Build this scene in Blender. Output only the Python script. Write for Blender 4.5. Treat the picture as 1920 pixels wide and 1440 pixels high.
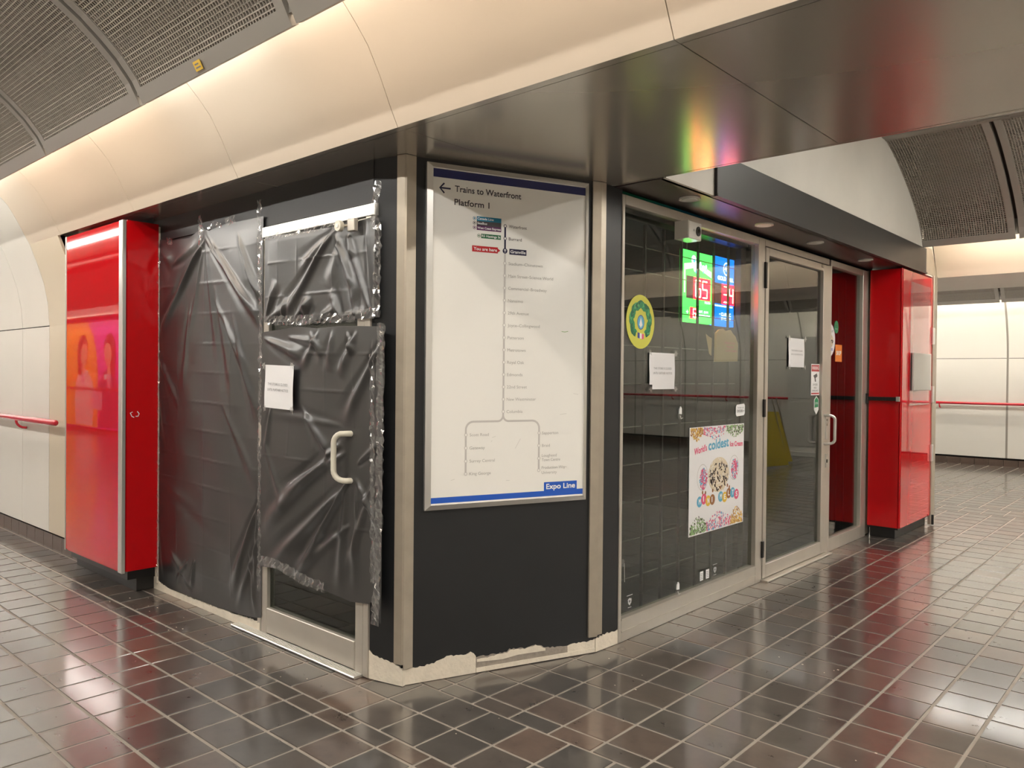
import bpy, bmesh, math, random
from mathutils import Vector, Matrix
random.seed(7)
S = bpy.context.scene
for o in list(bpy.data.objects): bpy.data.objects.remove(o)
COL = S.collection

# ------------------------------------------------------------------ camera
YAW, PITCH, ROLL, FPX = 0.732627, -0.010350, 0.009182, 1469.39
def cam_basis():
    cy, sy = math.cos(YAW), math.sin(YAW)
    r = Vector((cy, sy, 0)); f = Vector((-sy, cy, 0)); u = Vector((0, 0, 1))
    cp, sp = math.cos(PITCH), math.sin(PITCH)
    f2 = f*cp + u*sp; u2 = u*cp - f*sp
    cr, sr = math.cos(ROLL), math.sin(ROLL)
    return r*cr + u2*sr, u2*cr - r*sr, f2
R_, U_, F_ = cam_basis()
CAM = Vector((0, 0, 1.5))
cd = bpy.data.cameras.new('camera'); cam = bpy.data.objects.new('camera', cd); COL.objects.link(cam)
cd.sensor_fit = 'HORIZONTAL'; cd.sensor_width = 36; cd.lens = FPX/1920*36; cd.clip_start = .05; cd.clip_end = 100
cam.matrix_world = Matrix(((R_.x, U_.x, -F_.x, CAM.x), (R_.y, U_.y, -F_.y, CAM.y), (R_.z, U_.z, -F_.z, CAM.z), (0, 0, 0, 1)))
S.camera = cam
# ------------------------------------------------------------------ world, exposure, lamp strengths
w = bpy.data.worlds.new('world'); S.world = w; w.use_nodes = True
w.node_tree.nodes['Background'].inputs[0].default_value = (.9, .85, .78, 1)
w.node_tree.nodes['Background'].inputs[1].default_value = 0.05
S.view_settings.view_transform = 'Standard'; S.view_settings.look = 'None'
S.view_settings.gamma = 1; S.view_settings.exposure = 0.35; S.view_settings.use_curve_mapping = False
COVE = 32.0       # fluorescent tubes in the coves
CROWN = 46.0      # line of lamps at the crown of each tunnel
LED = 3.6         # lottery sign

# ------------------------------------------------------------------ materials
def mat(name, col, rough=.5, metal=0, spec=.5, var=0, vscale=8, bump=0, bscale=60, coat=0, emit=0, ecol=None):
    m = bpy.data.materials.new(name); m.use_nodes = True; nt = m.node_tree; b = nt.nodes['Principled BSDF']
    b.inputs['Base Color'].default_value = (*col, 1); b.inputs['Roughness'].default_value = rough
    b.inputs['Metallic'].default_value = metal; b.inputs['Specular IOR Level'].default_value = spec
    b.inputs['Coat Weight'].default_value = coat; b.inputs['Coat Roughness'].default_value = .04
    tc = nt.nodes.new('ShaderNodeTexCoord')
    if var:
        n = nt.nodes.new('ShaderNodeTexNoise'); n.inputs['Scale'].default_value = vscale; n.inputs['Detail'].default_value = 6
        nt.links.new(tc.outputs['Object'], n.inputs['Vector'])
        r = nt.nodes.new('ShaderNodeMix'); r.data_type = 'RGBA'
        r.inputs[6].default_value = (*[c*(1-var) for c in col], 1); r.inputs[7].default_value = (*[min(1, c*(1+var)) for c in col], 1)
        nt.links.new(n.outputs['Fac'], r.inputs[0]); nt.links.new(r.outputs[2], b.inputs['Base Color'])
    if bump:
        n2 = nt.nodes.new('ShaderNodeTexNoise'); n2.inputs['Scale'].default_value = bscale; n2.inputs['Detail'].default_value = 4
        nt.links.new(tc.outputs['Object'], n2.inputs['Vector'])
        bp = nt.nodes.new('ShaderNodeBump'); bp.inputs['Strength'].default_value = bump; bp.inputs['Distance'].default_value = .01
        nt.links.new(n2.outputs['Fac'], bp.inputs['Height']); nt.links.new(bp.outputs['Normal'], b.inputs['Normal'])
    if emit:
        b.inputs['Emission Color'].default_value = (*(ecol or col), 1); b.inputs['Emission Strength'].default_value = emit
    return m

def glass(name, tint, boost=1.7, ior=1.5, rough=0.0, opac=0.0, ocol=(.8, .8, .8)):
    m = bpy.data.materials.new(name); m.use_nodes = True; nt = m.node_tree; nt.nodes.clear()
    out = nt.nodes.new('ShaderNodeOutputMaterial'); tr = nt.nodes.new('ShaderNodeBsdfTransparent'); gl = nt.nodes.new('ShaderNodeBsdfGlossy')
    tr.inputs[0].default_value = (*tint, 1); gl.inputs[0].default_value = (1, 1, 1, 1); gl.inputs['Roughness'].default_value = rough
    fr = nt.nodes.new('ShaderNodeFresnel'); ge = nt.nodes.new('ShaderNodeNewGeometry'); sl = nt.nodes.new('ShaderNodeMapRange')
    sl.inputs[3].default_value = ior; sl.inputs[4].default_value = 1/ior      # inner face of the pane: same reflectance as the outer
    nt.links.new(ge.outputs['Backfacing'], sl.inputs[0]); nt.links.new(sl.outputs[0], fr.inputs[0])
    mu = nt.nodes.new('ShaderNodeMath'); mu.operation = 'MULTIPLY'; mu.use_clamp = True; mu.inputs[1].default_value = boost
    mx = nt.nodes.new('ShaderNodeMixShader')
    nt.links.new(fr.outputs[0], mu.inputs[0]); nt.links.new(mu.outputs[0], mx.inputs[0])
    nt.links.new(tr.outputs[0], mx.inputs[1]); nt.links.new(gl.outputs[0], mx.inputs[2])
    last = mx.outputs[0]
    if opac:
        df = nt.nodes.new('ShaderNodeBsdfDiffuse'); df.inputs[0].default_value = (*ocol, 1)
        m2 = nt.nodes.new('ShaderNodeMixShader'); m2.inputs[0].default_value = opac
        nt.links.new(last, m2.inputs[1]); nt.links.new(df.outputs[0], m2.inputs[2]); last = m2.outputs[0]
    nt.links.new(last, out.inputs[0])
    return m

M = {}
M['cream'] = mat('cream_cladding', (.62, .53, .43), .38, spec=.35)
M['beige'] = mat('beige_panel', (.60, .52, .40), .35, spec=.4)
M['white'] = mat('white_panel', (.70, .675, .62), .22, spec=.5, var=.02, vscale=3)
M['plaster'] = mat('white_plaster', (.60, .575, .52), .6, var=.07, vscale=3, bump=.1, bscale=25)
M['plaster_lit'] = mat('plaster_lit_tone', (.82, .80, .74), .5)  # beam plaster made paler to stand in for light falling on it
M['soffit'] = mat('bronze_soffit', (.50, .46, .40), .21, metal=.65, spec=.5)
M['mesh'] = mat('mesh_metal', (.40, .36, .31), .5, metal=.2)
M['rib'] = mat('rib_metal', (.32, .295, .26), .42, metal=.2)
M['plenum'] = mat('plenum', (.10, .075, .06), .9)
M['navy'] = mat('charcoal_wall_paint', (.011, .012, .0135), .45, var=.15, vscale=6, bump=.03, bscale=120)
M['charcoal'] = mat('charcoal_header', (.032, .032, .031), .45, var=.08)
M['header_under'] = mat('header_underside', (.05, .03, .03), .33, spec=.6)
M['alu'] = mat('anodised_aluminium', (.55, .51, .45), .38, metal=.6, var=.07, vscale=10)
M['alu_bright'] = mat('bright_aluminium', (.72, .71, .68), .28, metal=.8)
M['alu_worn'] = mat('worn_aluminium', (.42, .37, .30), .42, metal=.55, var=.12, vscale=14)
M['red'] = mat('red_glass', (.60, .004, .010), .010, spec=.6, coat=.6)
M['redside'] = mat('red_panel_side', (.52, .003, .006), .12, spec=.4)
M['redrail'] = mat('red_rail_paint', (.55, .012, .03), .25, coat=.4)
M['black'] = mat('black_rubber', (.012, .011, .010), .5, var=.3, vscale=20)
M['blackmetal'] = mat('black_metal', (.015, .015, .015), .35, metal=.3)
M['plastic'] = mat('black_plastic_sheet', (.014, .014, .015), .36, spec=1.0, coat=.35)
M['plastic'].node_tree.nodes['Principled BSDF'].inputs['Coat Roughness'].default_value = .27
M['tape'] = glass('clear_tape', (.92, .92, .92), 2.0, 1.5, .09, .05)
M['glass'] = glass('shop_glass', (.80, .83, .80), .95, 1.52)
M['darkglass'] = glass('door_glass', (.50, .54, .50), .95, 1.52)
M['acrylic'] = glass('acrylic_sheet', (.95, .95, .95), 1.1, 1.5, 0, .04)
M['paper'] = mat('white_paper', (.82, .81, .82), .6)
M['print'] = mat('grey_print', (.22, .22, .23), .7)
M['map'] = mat('map_face', (.86, .85, .81), .13, spec=.5)
M['ink'] = mat('map_navy_ink', (.012, .012, .05), .3)
M['txt'] = mat('map_dark_ink', (.03, .025, .035), .3)
M['greyink'] = mat('map_grey_ink', (.42, .41, .39), .35)
M['greyline'] = mat('map_grey_line', (.55, .53, .51), .35)
M['blue'] = mat('map_blue', (.016, .10, .52), .3)
M['navyband'] = mat('map_navy_band', (.010, .014, .10), .3)
M['teal'] = mat('map_teal', (.005, .20, .34), .3)
M['dgrey'] = mat('map_dark_grey', (.06, .055, .06), .3)
M['purple'] = mat('map_purple', (.10, .02, .10), .3)
M['green'] = mat('map_green', (.01, .13, .05), .3)
M['redink'] = mat('map_red', (.50, .012, .02), .3)
M['peel'] = mat('peeled_plaster', (.72, .65, .54), .7, var=.18, vscale=18, bump=.3, bscale=60)
M['grime'] = mat('grimy_adhesive', (.30, .26, .22), .8, var=.35, vscale=40, bump=.3, bscale=60)
M['grout'] = mat('grout', (.31, .275, .235), .8, var=.2, vscale=12)
M['basetile'] = mat('base_tile', (.10, .07, .055), .4, var=.2, vscale=14)
M['rod'] = mat('dull_rod', (.16, .155, .14), .4, metal=.4)
M['door_white'] = mat('cream_handle_paint', (.66, .63, .53), .3)
M['brown'] = mat('kraft_paper', (.50, .36, .20), .8, var=.06)
M['orange'] = mat('orange_print', (.75, .22, .03), .4)
M['ygreen'] = mat('yellow_green', (.66, .66, .09), .35)
M['leaf1'] = mat('leaf_dark', (.0, .13, .06), .4); M['leaf2'] = mat('leaf_mid', (.01, .25, .10), .4); M['leaf3'] = mat('leaf_light', (.08, .42, .15), .4)
M['pblue'] = mat('print_blue', (.12, .42, .62), .4); M['ppink'] = mat('print_pink', (.75, .10, .22), .4)
M['pyel'] = mat('print_yellow', (.80, .52, .05), .4); M['pbrown'] = mat('print_brown', (.34, .14, .05), .4)
M['pgold'] = mat('print_gold', (.62, .36, .12), .4); M['pgreen'] = mat('print_green', (.25, .42, .16), .4)
M['pcookie'] = mat('print_cookie', (.04, .025, .02), .4); M['pcream'] = mat('print_cream', (.72, .62, .46), .4)
M['fblue'] = mat('flag_blue', (.05, .06, .30), .4); M['white_print'] = mat('print_white', (.85, .85, .85), .4)
M['interior'] = mat('shop_interior', (.035, .036, .032), .7)
M['interior_floor'] = mat('shop_floor', (.03, .028, .024), .5)
M['yellow'] = mat('yellow_vinyl', (.55, .42, .02), .45)
M['greybox'] = mat('plain_grey', (.42, .41, .38), .45)
M['cove'] = None
def emis(name, col, k):
    m = bpy.data.materials.new(name); m.use_nodes = True; nt = m.node_tree; nt.nodes.clear()
    e = nt.nodes.new('ShaderNodeEmission'); e.inputs[0].default_value = (*col, 1); e.inputs[1].default_value = k
    o = nt.nodes.new('ShaderNodeOutputMaterial'); nt.links.new(e.outputs[0], o.inputs[0]); return m
M['tube_cool'] = emis('tube_cool', (1, .98, .92), COVE)
M['tube_warm'] = emis('tube_warm', (1, .89, .76), COVE)
M['tube_cool_far'] = emis('tube_cool_far', (1, .96, .86), COVE*2.6)
M['tube_warm_far'] = emis('tube_warm_far', (1, .93, .80), COVE*2.6)
M['crown_far'] = emis('crown_lamp_far', (1, .96, .88), CROWN*1.9)
M['crown'] = emis('crown_lamp', (1, .96, .89), CROWN)
M['led_green'] = emis('led_green', (.07, .85, .09), LED); M['led_pale'] = emis('led_pale', (.45, 1, .35), LED*1.2)
M['led_blue'] = emis('led_blue', (.0, .14, .95), LED*.9); M['led_white'] = emis('led_white', (.75, .95, 1), LED*1.3)
M['led_cyan'] = emis('led_cyan', (.05, .75, 1), LED*1.2)
M['led_red'] = emis('led_red', (1, .004, .012), LED*5); M['led_dot'] = emis('led_dot', (1, .66, .30), LED*10)
M['led_dim'] = emis('led_dim', (.30, .14, .11), .6)

def tile_mat():
    m = bpy.data.materials.new('floor_tile'); m.use_nodes = True; nt = m.node_tree; b = nt.nodes['Principled BSDF']
    L = nt.links.new; N = nt.nodes.new
    oi = N('ShaderNodeObjectInfo'); ge = N('ShaderNodeNewGeometry'); ad = N('ShaderNodeMath'); ad.operation = 'ADD'
    fr = N('ShaderNodeMath'); fr.operation = 'FRACT'
    L(oi.outputs['Random'], ad.inputs[0]); L(ge.outputs['Random Per Island'], ad.inputs[1]); L(ad.outputs[0], fr.inputs[0])
    cr = N('ShaderNodeValToRGB'); e = cr.color_ramp.elements
    e[0].position = 0; e[0].color = (.062, .056, .050, 1); e[1].position = 1; e[1].color = (.120, .082, .062, 1)
    for p, c in ((.35, (.070, .062, .055, 1)), (.7, (.084, .068, .057, 1)), (.9, (.098, .073, .059, 1))):
        q = e.new(p); q.color = c
    L(fr.outputs[0], cr.inputs[0])
    n = N('ShaderNodeTexNoise'); n.inputs['Scale'].default_value = 9; n.inputs['Detail'].default_value = 8; n.inputs['Roughness'].default_value = .65
    L(ge.outputs['Position'], n.inputs['Vector'])
    n2 = N('ShaderNodeTexNoise'); n2.inputs['Scale'].default_value = 400; n2.inputs['Detail'].default_value = 2
    L(ge.outputs['Position'], n2.inputs['Vector'])
    mx = N('ShaderNodeMix'); mx.data_type = 'RGBA'; mx.blend_type = 'MULTIPLY'; mx.inputs[0].default_value = 1
    mr = N('ShaderNodeMapRange'); mr.inputs[1].default_value = .3; mr.inputs[2].default_value = .7; mr.inputs[3].default_value = .85; mr.inputs[4].default_value = 1.5
    L(n.outputs['Fac'], mr.inputs[0]); L(cr.outputs[0], mx.inputs[6]); L(mr.outputs[0], mx.inputs[7]); L(mx.outputs[2], b.inputs['Base Color'])
    rr = N('ShaderNodeMapRange'); rr.inputs[1].default_value = .3; rr.inputs[2].default_value = .7; rr.inputs[3].default_value = .26; rr.inputs[4].default_value = .38
    L(n.outputs['Fac'], rr.inputs[0]); L(rr.outputs[0], b.inputs['Roughness'])
    b.inputs['IOR'].default_value = 1.55; b.inputs['Coat Weight'].default_value = 1; b.inputs['Coat Roughness'].default_value = .13; b.inputs['Coat IOR'].default_value = 1.75
    return m
M['tile'] = tile_mat()

# ------------------------------------------------------------------ builders
class MB:
    """collects geometry; frame = (origin, u, v, n)"""
    def __init__(s, fr=None): s.v = []; s.f = []; s.fr = fr
    def P(s, a, b, c):
        if s.fr: o, u, v, n = s.fr; return o + u*a + v*b + n*c
        return Vector((a, b, c))
    def add(s, pts, faces):
        k = len(s.v); s.v += [s.P(*p) for p in pts]; s.f += [tuple(k+i for i in f) for f in faces]; return s
    def box(s, a0, a1, b0, b1, c0, c1):
        return s.add([(a0, b0, c0), (a1, b0, c0), (a1, b1, c0), (a0, b1, c0), (a0, b0, c1), (a1, b0, c1), (a1, b1, c1), (a0, b1, c1)],
                     [(0, 3, 2, 1), (4, 5, 6, 7), (0, 1, 5, 4), (1, 2, 6, 5), (2, 3, 7, 6), (3, 0, 4, 7)])
    def cham(s, a0, a1, b0, b1, c0, c1, e=.004):
        """box with the outer (c1) edges chamfered"""
        p = [(a0, b0, c0), (a1, b0, c0), (a1, b1, c0), (a0, b1, c0), (a0, b0, c1-e), (a1, b0, c1-e), (a1, b1, c1-e), (a0, b1, c1-e),
             (a0+e, b0+e, c1), (a1-e, b0+e, c1), (a1-e, b1-e, c1), (a0+e, b1-e, c1)]
        f = [(0, 3, 2, 1), (8, 9, 10, 11)]
        for i in range(4):
            j = (i+1) % 4; f += [(i, j, 4+j, 4+i), (4+i, 4+j, 8+j, 8+i)]
        return s.add(p, f)
    def quad(s, a0, a1, b0, b1, c): return s.add([(a0, b0, c), (a1, b0, c), (a1, b1, c), (a0, b1, c)], [(0, 1, 2, 3)])
    def poly(s, pts, c0, c1=None):
        n = len(pts)
        if c1 is None: return s.add([(p[0], p[1], c0) for p in pts], [tuple(range(n))])
        s.add([(p[0], p[1], c0) for p in pts] + [(p[0], p[1], c1) for p in pts],
              [tuple(range(n))[::-1], tuple(range(n, 2*n))] + [(i, (i+1) % n, n+(i+1) % n, n+i) for i in range(n)])
        return s
    def disc(s, a, b, ra, rb, c, n=24, c0=None):
        pts = [(a+ra*math.cos(2*math.pi*i/n), b+rb*math.sin(2*math.pi*i/n)) for i in range(n)]
        return s.poly(pts, c) if c0 is None else s.poly(pts, c0, c)
    def tube(s, path, r, n=10, cap=True):
        P = [s.P(*p) for p in path]; k = len(s.v); m = len(P); prev = None
        for i, p in enumerate(P):
            t = (P[min(i+1, m-1)] - P[max(i-1, 0)]).normalized()
            if prev is None: a = t.orthogonal().normalized()
            else: a = (prev - t*prev.dot(t)).normalized()
            prev = a; b = t.cross(a)
            rr = r[i] if isinstance(r, (list, tuple)) else r
            for j in range(n):
                th = 2*math.pi*j/n; s.v.append(p + (a*math.cos(th) + b*math.sin(th))*rr)
        for i in range(m-1):
            for j in range(n):
                j2 = (j+1) % n; s.f.append((k+i*n+j, k+i*n+j2, k+(i+1)*n+j2, k+(i+1)*n+j))
        if cap: s.f.append(tuple(k+j for j in range(n))[::-1]); s.f.append(tuple(k+(m-1)*n+j for j in range(n)))
        return s
    def strip(s, path, wd, c):
        """flat line of width wd in the frame's plane"""
        n = len(path); L = []; R = []
        for i, p in enumerate(path):
            a = path[max(i-1, 0)]; b = path[min(i+1, n-1)]; dx, dy = b[0]-a[0], b[1]-a[1]; l = math.hypot(dx, dy) or 1
            nx, ny = -dy/l*wd/2, dx/l*wd/2; L.append((p[0]+nx, p[1]+ny, c)); R.append((p[0]-nx, p[1]-ny, c))
        return s.add(L+R, [(n+i, n+i+1, i+1, i) for i in range(n-1)])
    def build(s, name, m, parent=None, smooth=False, **kw):
        me = bpy.data.meshes.new(name); me.from_pydata([tuple(p) for p in s.v], [], s.f); me.materials.append(m); me.update()
        bm = bmesh.new(); bm.from_mesh(me)
        if kw.pop('fix', True): bmesh.ops.recalc_face_normals(bm, faces=bm.faces)
        bm.to_mesh(me); bm.free()
        if smooth: me.polygons.foreach_set('use_smooth', [True]*len(me.polygons))
        return link(name, me, parent, **kw)

def link(name, me, parent=None, label=None, cat=None, group=None, kind=None):
    o = bpy.data.objects.new(name, me); COL.objects.link(o)
    if parent: o.parent = parent; o.matrix_parent_inverse = parent.matrix_world.inverted() if parent.type != 'EMPTY' else Matrix.Translation(-parent.location)
    if label: o['label'] = label
    if cat: o['category'] = cat
    if group: o['group'] = group
    if kind: o['kind'] = kind
    return o
def thing(name, label, cat, loc=(0, 0, 0), group=None, kind=None):
    o = bpy.data.objects.new(name, None); COL.objects.link(o); o.location = loc; o.empty_display_size = .1
    if label: o['label'] = label
    if cat: o['category'] = cat
    if group: o['group'] = group
    if kind: o['kind'] = kind
    return o
def struct(name, loc=(0, 0, 0)): return thing(name, None, None, loc, kind='structure')

def raw_text(body):
    c = bpy.data.curves.new('t', 'FONT'); c.body = body; c.size = 1; c.resolution_u = 3
    o = bpy.data.objects.new('t', c); COL.objects.link(o); dg = bpy.context.evaluated_depsgraph_get(); dg.update()
    me = bpy.data.meshes.new_from_object(o.evaluated_get(dg)); bpy.data.objects.remove(o); return me
_cap = None
def text(body, fr, a, b, width, cap, m, parent, c=.002, slope=0, bold=0, name='lettering'):
    """lettering whose baseline starts at (a, b) in frame fr; width along u, cap height along v"""
    global _cap
    if _cap is None:
        h = raw_text('H'); _cap = max(v.co.y for v in h.vertices) - min(v.co.y for v in h.vertices); bpy.data.meshes.remove(h)
    me = raw_text(body); me.name = name
    xs = [v.co.x for v in me.vertices]
    if not xs: return None
    x0, x1 = min(xs), max(xs); sx = width/(x1-x0); sy = cap/_cap
    o, u, v_, n = fr
    for v in me.vertices:
        p = a+(v.co.x-x0)*sx; q = b+v.co.y*sy + slope*(v.co.x-x0)*sx
        v.co = o+u*p+v_*q+n*c
    if bold:
        bm = bmesh.new(); bm.from_mesh(me); g = bm.verts[:] + bm.edges[:] + bm.faces[:]
        for k, (du, dv) in enumerate(((bold, 0), (0, bold), (bold, bold))):
            r = bmesh.ops.duplicate(bm, geom=g); d = u*du + v_*dv + n*(.00004*(k+1))
            for x in r['geom']:
                if isinstance(x, bmesh.types.BMVert): x.co += d
        bm.to_mesh(me); bm.free()
    me.materials.clear(); me.materials.append(m)
    return link(name, me, parent)

Z = Vector((0, 0, 1))
FL = (Vector((0, 2.39, 0)), Vector((1, 0, 0)), Z, Vector((0, -1, 0)))            # left shop face: a = world X
FRT = (Vector((-2.475, 0, 0)), Vector((0, 1, 0)), Z, Vector((1, 0, 0)))          # right glass front: a = world Y
D = Vector((.457, 1.141, 0)).normalized()
FM = (Vector((-2.905, 2.433, 0)), D, Z, Vector((D.y, -D.x, 0)))                  # splayed corner wall: a = along wall

# ------------------------------------------------------------------ floor
def proj(p):
    d = Vector(p) - CAM; z = d.dot(F_)
    return None if z < .05 else (960+FPX*d.dot(R_)/z, 720-FPX*d.dot(U_)/z)
floor = MB().box(-26, 8.2, -3.6, 16.2, -.12, 0).build('floor', M['grout'], kind='structure')
P_ = .2215
def rows():
    """(y0, y1, x-joint phase, x pitch)"""
    R = []; y = 1.972
    while y > -3.4: R.append((y-P_, y, -2.716)); y -= P_
    def band(y, south, mid, north):
        R.append((y, y+.103, south)); R.append((y+.103, y+.333, mid)); R.append((y+.333, y+.560, mid)); R.append((y+.560, y+.670, north))
        return y+.670
    y = band(1.972, -2.716, -2.608, -2.285)
    for i in range(33): R.append((y, y+P_, -2.285)); y += P_
    y = band(y, -2.285, -2.18, -2.285)
    while y < 16: R.append((y, y+P_, -2.285)); y += P_
    return R
def blocked(x0, x1, y0, y1):
    cx, cy = (x0+x1)/2, (y0+y1)/2
    if cy > 2.55 and cy < 8.85 and cx < -2.60:
        return not (cy < 3.6 and cx > -3.12 + (cy-2.43)*.40)
    if cy >= 8.85 and cx < -7: return True
    if cx < -6.3 and cy > 2.45: return True
    return False
J = .0075
tiles = []
for (y0, y1, ph) in rows():
    px = .2225
    i0 = int((-26-ph)/px); i1 = int((8-ph)/px)
    for i in range(i0, i1):
        x0 = ph+i*px; x1 = x0+px
        if x0 < -12 and y1 > 2.6: continue
        if blocked(x0, x1, y0, y1): continue
        tiles.append((x0+J, x1-J, y0+J, y1-J))
def size_px(t):
    c = [proj((a, b, .008)) for a, b in ((t[0], t[2]), (t[1], t[2]), (t[1], t[3]), (t[0], t[3]))]
    if None in c: return 0
    m = (sum(p[0] for p in c)/4, sum(p[1] for p in c)/4)
    if not (-40 < m[0] < 1960 and m[1] < 1480): return 0
    return abs(sum(c[i][0]*c[(i+1) % 4][1]-c[(i+1) % 4][0]*c[i][1] for i in range(4)))/2
def inshop(t):
    cx, cy = (t[0]+t[1])/2, (t[2]+t[3])/2
    return cy > 2.45 and cx < -2.5 and cy < 8.9 and not (cy < 3.6 and cx > -2.96+(cy-2.43)*.40)
tiles.sort(key=lambda t: -(0 if inshop(t) else size_px(t)))
TH = .0035
def tile_geo(mb, w_, h_, x, y):
    e = .0012
    mb.add([(x-w_/2, y-h_/2, 0), (x+w_/2, y-h_/2, 0), (x+w_/2, y+h_/2, 0), (x-w_/2, y+h_/2, 0),
            (x-w_/2+e, y-h_/2+e, TH), (x+w_/2-e, y-h_/2+e, TH), (x+w_/2-e, y+h_/2-e, TH), (x-w_/2+e, y+h_/2-e, TH)],
           [(4, 5, 6, 7), (0, 1, 5, 4), (1, 2, 6, 5), (2, 3, 7, 6), (3, 0, 4, 7)])
cache = {}
for t in tiles[:300]:
    w_, h_ = round(t[1]-t[0], 3), round(t[3]-t[2], 3)
    if (w_, h_) not in cache:
        mb = MB(); tile_geo(mb, w_, h_, 0, 0)
        me = bpy.data.meshes.new('tile'); me.from_pydata([tuple(p) for p in mb.v], [], mb.f); me.materials.append(M['tile']); cache[(w_, h_)] = me
    o = bpy.data.objects.new('tile', cache[(w_, h_)]); COL.objects.link(o); o.parent = floor
    o.location = ((t[0]+t[1])/2, (t[2]+t[3])/2, random.uniform(0, .0006)); o.rotation_euler = (random.uniform(-.0016, .0016), random.uniform(-.0016, .0016), 0)
mb = MB()
for t in tiles[300:]: tile_geo(mb, t[1]-t[0], t[3]-t[2], (t[0]+t[1])/2, (t[2]+t[3])/2)
mb.build('tile_field', M['tile'], floor, kind='stuff', fix=False)

# ------------------------------------------------------------------ tunnels
# profile of wall + vault on one side: (distance from tunnel centre line, height)
PROF = [(2.83, .15), (2.83, 1.16), (2.83, 1.88), (2.817, 2.068), (2.785, 2.243), (2.735, 2.40), (2.68, 2.55), (2.632, 2.64), (2.585, 2.736), (2.52, 2.846), (2.46, 2.915), (2.39, 2.985), (2.27, 3.085), (2.12, 3.18), (1.95, 3.26)]
MESHP = [(2.16, 2.80), (2.10, 2.91), (2.02, 3.005), (1.90, 3.11), (1.76, 3.205), (1.61, 3.297), (1.46, 3.378), (1.30, 3.455), (1.14, 3.521), (1.02, 3.56), (.90, 3.59)]
C1, C2, C3 = -.53, 6.27, 13.0
def vault(name, x0, x1, c, sgn, pts, m, parent, th=.02, gap=.003, smooth=True):
    """curved sheet between x0 and x1 following pts, thickness outward"""
    mb = MB(); x0 += gap; x1 -= gap; n = len(pts)
    A = [(x0, c+sgn*u, z) for u, z in pts] + [(x1, c+sgn*u, z) for u, z in pts]
    out = []
    for i, (u, z) in enumerate(pts):
        a = pts[max(i-1, 0)]; b = pts[min(i+1, n-1)]; du, dz = b[0]-a[0], b[1]-a[1]; l = math.hypot(du, dz)
        out.append((u+dz/l*th, z-du/l*th))
    Bk = [(x0, c+sgn*u, z) for u, z in out] + [(x1, c+sgn*u, z) for u, z in out]
    f = []
    for i in range(n-1):
        f += [(i, i+1, n+i+1, n+i), (2*n+i, 3*n+i, 3*n+i+1, 2*n+i+1), (i, 2*n+i, 2*n+i+1, i+1), (n+i, n+i+1, 3*n+i+1, 3*n+i)]
    f += [(0, n, 3*n, 2*n), (n-1, 3*n-1, 4*n-1, 2*n-1)]
    mb.add(A+Bk, f); o = mb.build(name, m, parent)
    if smooth:
        me = o.data; me.polygons.foreach_set('use_smooth', [True]*len(me.polygons)); me.set_sharp_from_angle(angle=math.radians(25))
    return o
ARC = PROF[2:]; ARCG = [(2.83, 1.888)] + PROF[3:]; FASC = PROF[6:]; FOLD = FASC
ceiling = struct('ceiling', (0, 0, 2.55))
wall_left = struct('wall_left', (-8, 2.3, 0)); wall_back = struct('wall_back', (0, 15.8, 0)); wall_behind = struct('wall_behind', (0, -3.3, 0))
XS = [-1.27-1.33*k for k in range(-7, 19)]      # panel joints
# cladding above the shop (tunnel one, shop side)
for k in range(len(XS)-1):
    xa, xb = XS[k+1], XS[k]
    if xb > -7.2: vault('cladding_panel', max(xa, -7.31), xb, C1, 1, FASC, M['cream'], ceiling, gap=.002)
# beige full-height strip and white wall panels to its left
vault('beige_panel', -7.31, -6.66, C1, 1, PROF[2:7], M['beige'], wall_left)
vault('beige_panel', -7.31, -6.47, C1, 1, PROF[1:3], M['beige'], wall_left); vault('beige_panel', -7.31, -6.47, C1, 1, PROF[0:2], M['beige'], wall_left)
MB().box(-6.66, -6.47, 2.3, 2.32, 1.88, 2.55).build('beige_panel', M['beige'], wall_left)
xw = [-7.31, -8.0] + [-8.0-1.33*k for k in range(1, 14)]
for k in range(len(xw)-1):
    for seg in (PROF[0:2], PROF[1:3], ARCG):
        vault('wall_panel', xw[k+1], xw[k], C1, 1, seg, M['white'], wall_left)
MB().box(-26, -6.47, 2.36, 2.44, 0, 3.0).build('wall_backing', M['black'], wall_left)
mb = MB()
k = -26.0
while k < -6.5: mb.box(k+.003, min(k+.217, -6.2), 2.325, 2.37, 0.0, .125); k += .22
mb.build('base_tiles', M['basetile'], wall_left, kind='stuff')
# opposite side of tunnel one, behind the camera
vault('white_wall', -18, 8, C1, -1, PROF, M['white'], wall_behind, gap=0)
vault('white_wall', -26, -18, C1, -1, [PROF[0], PROF[1], (2.83, 2.86)], M['white'], wall_behind, gap=0)
vault('white_wall', -26, -18, C1, -1, PROF[9:], M['white'], wall_behind, gap=0)
mb = MB()
for x in range(-26, 8): mb.box(x*1.0, x+.02, -3.352, -3.34, .15, 1.9)
MB().box(-26, 8, -3.4, -3.36, 0, .15).build('base_strip', M['basetile'], wall_behind)
# tunnel two: shop side and far side
for k in range(len(XS)-1):
    xa, xb = XS[k+1], XS[k]
    if xb > -2.1:
        vault('cladding_panel', max(xa, -2.165), xb, C2, 1, FASC, M['cream'], ceiling, gap=.002)
        vault('cladding_panel', max(xa, -2.165), xb, C2, -1, FASC, M['cream'], ceiling, gap=.002)
    if xb > -6: vault('cladding_panel', max(xa, -6), xb, C3, -1, FASC, M['cream'], ceiling, gap=.002)
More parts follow.
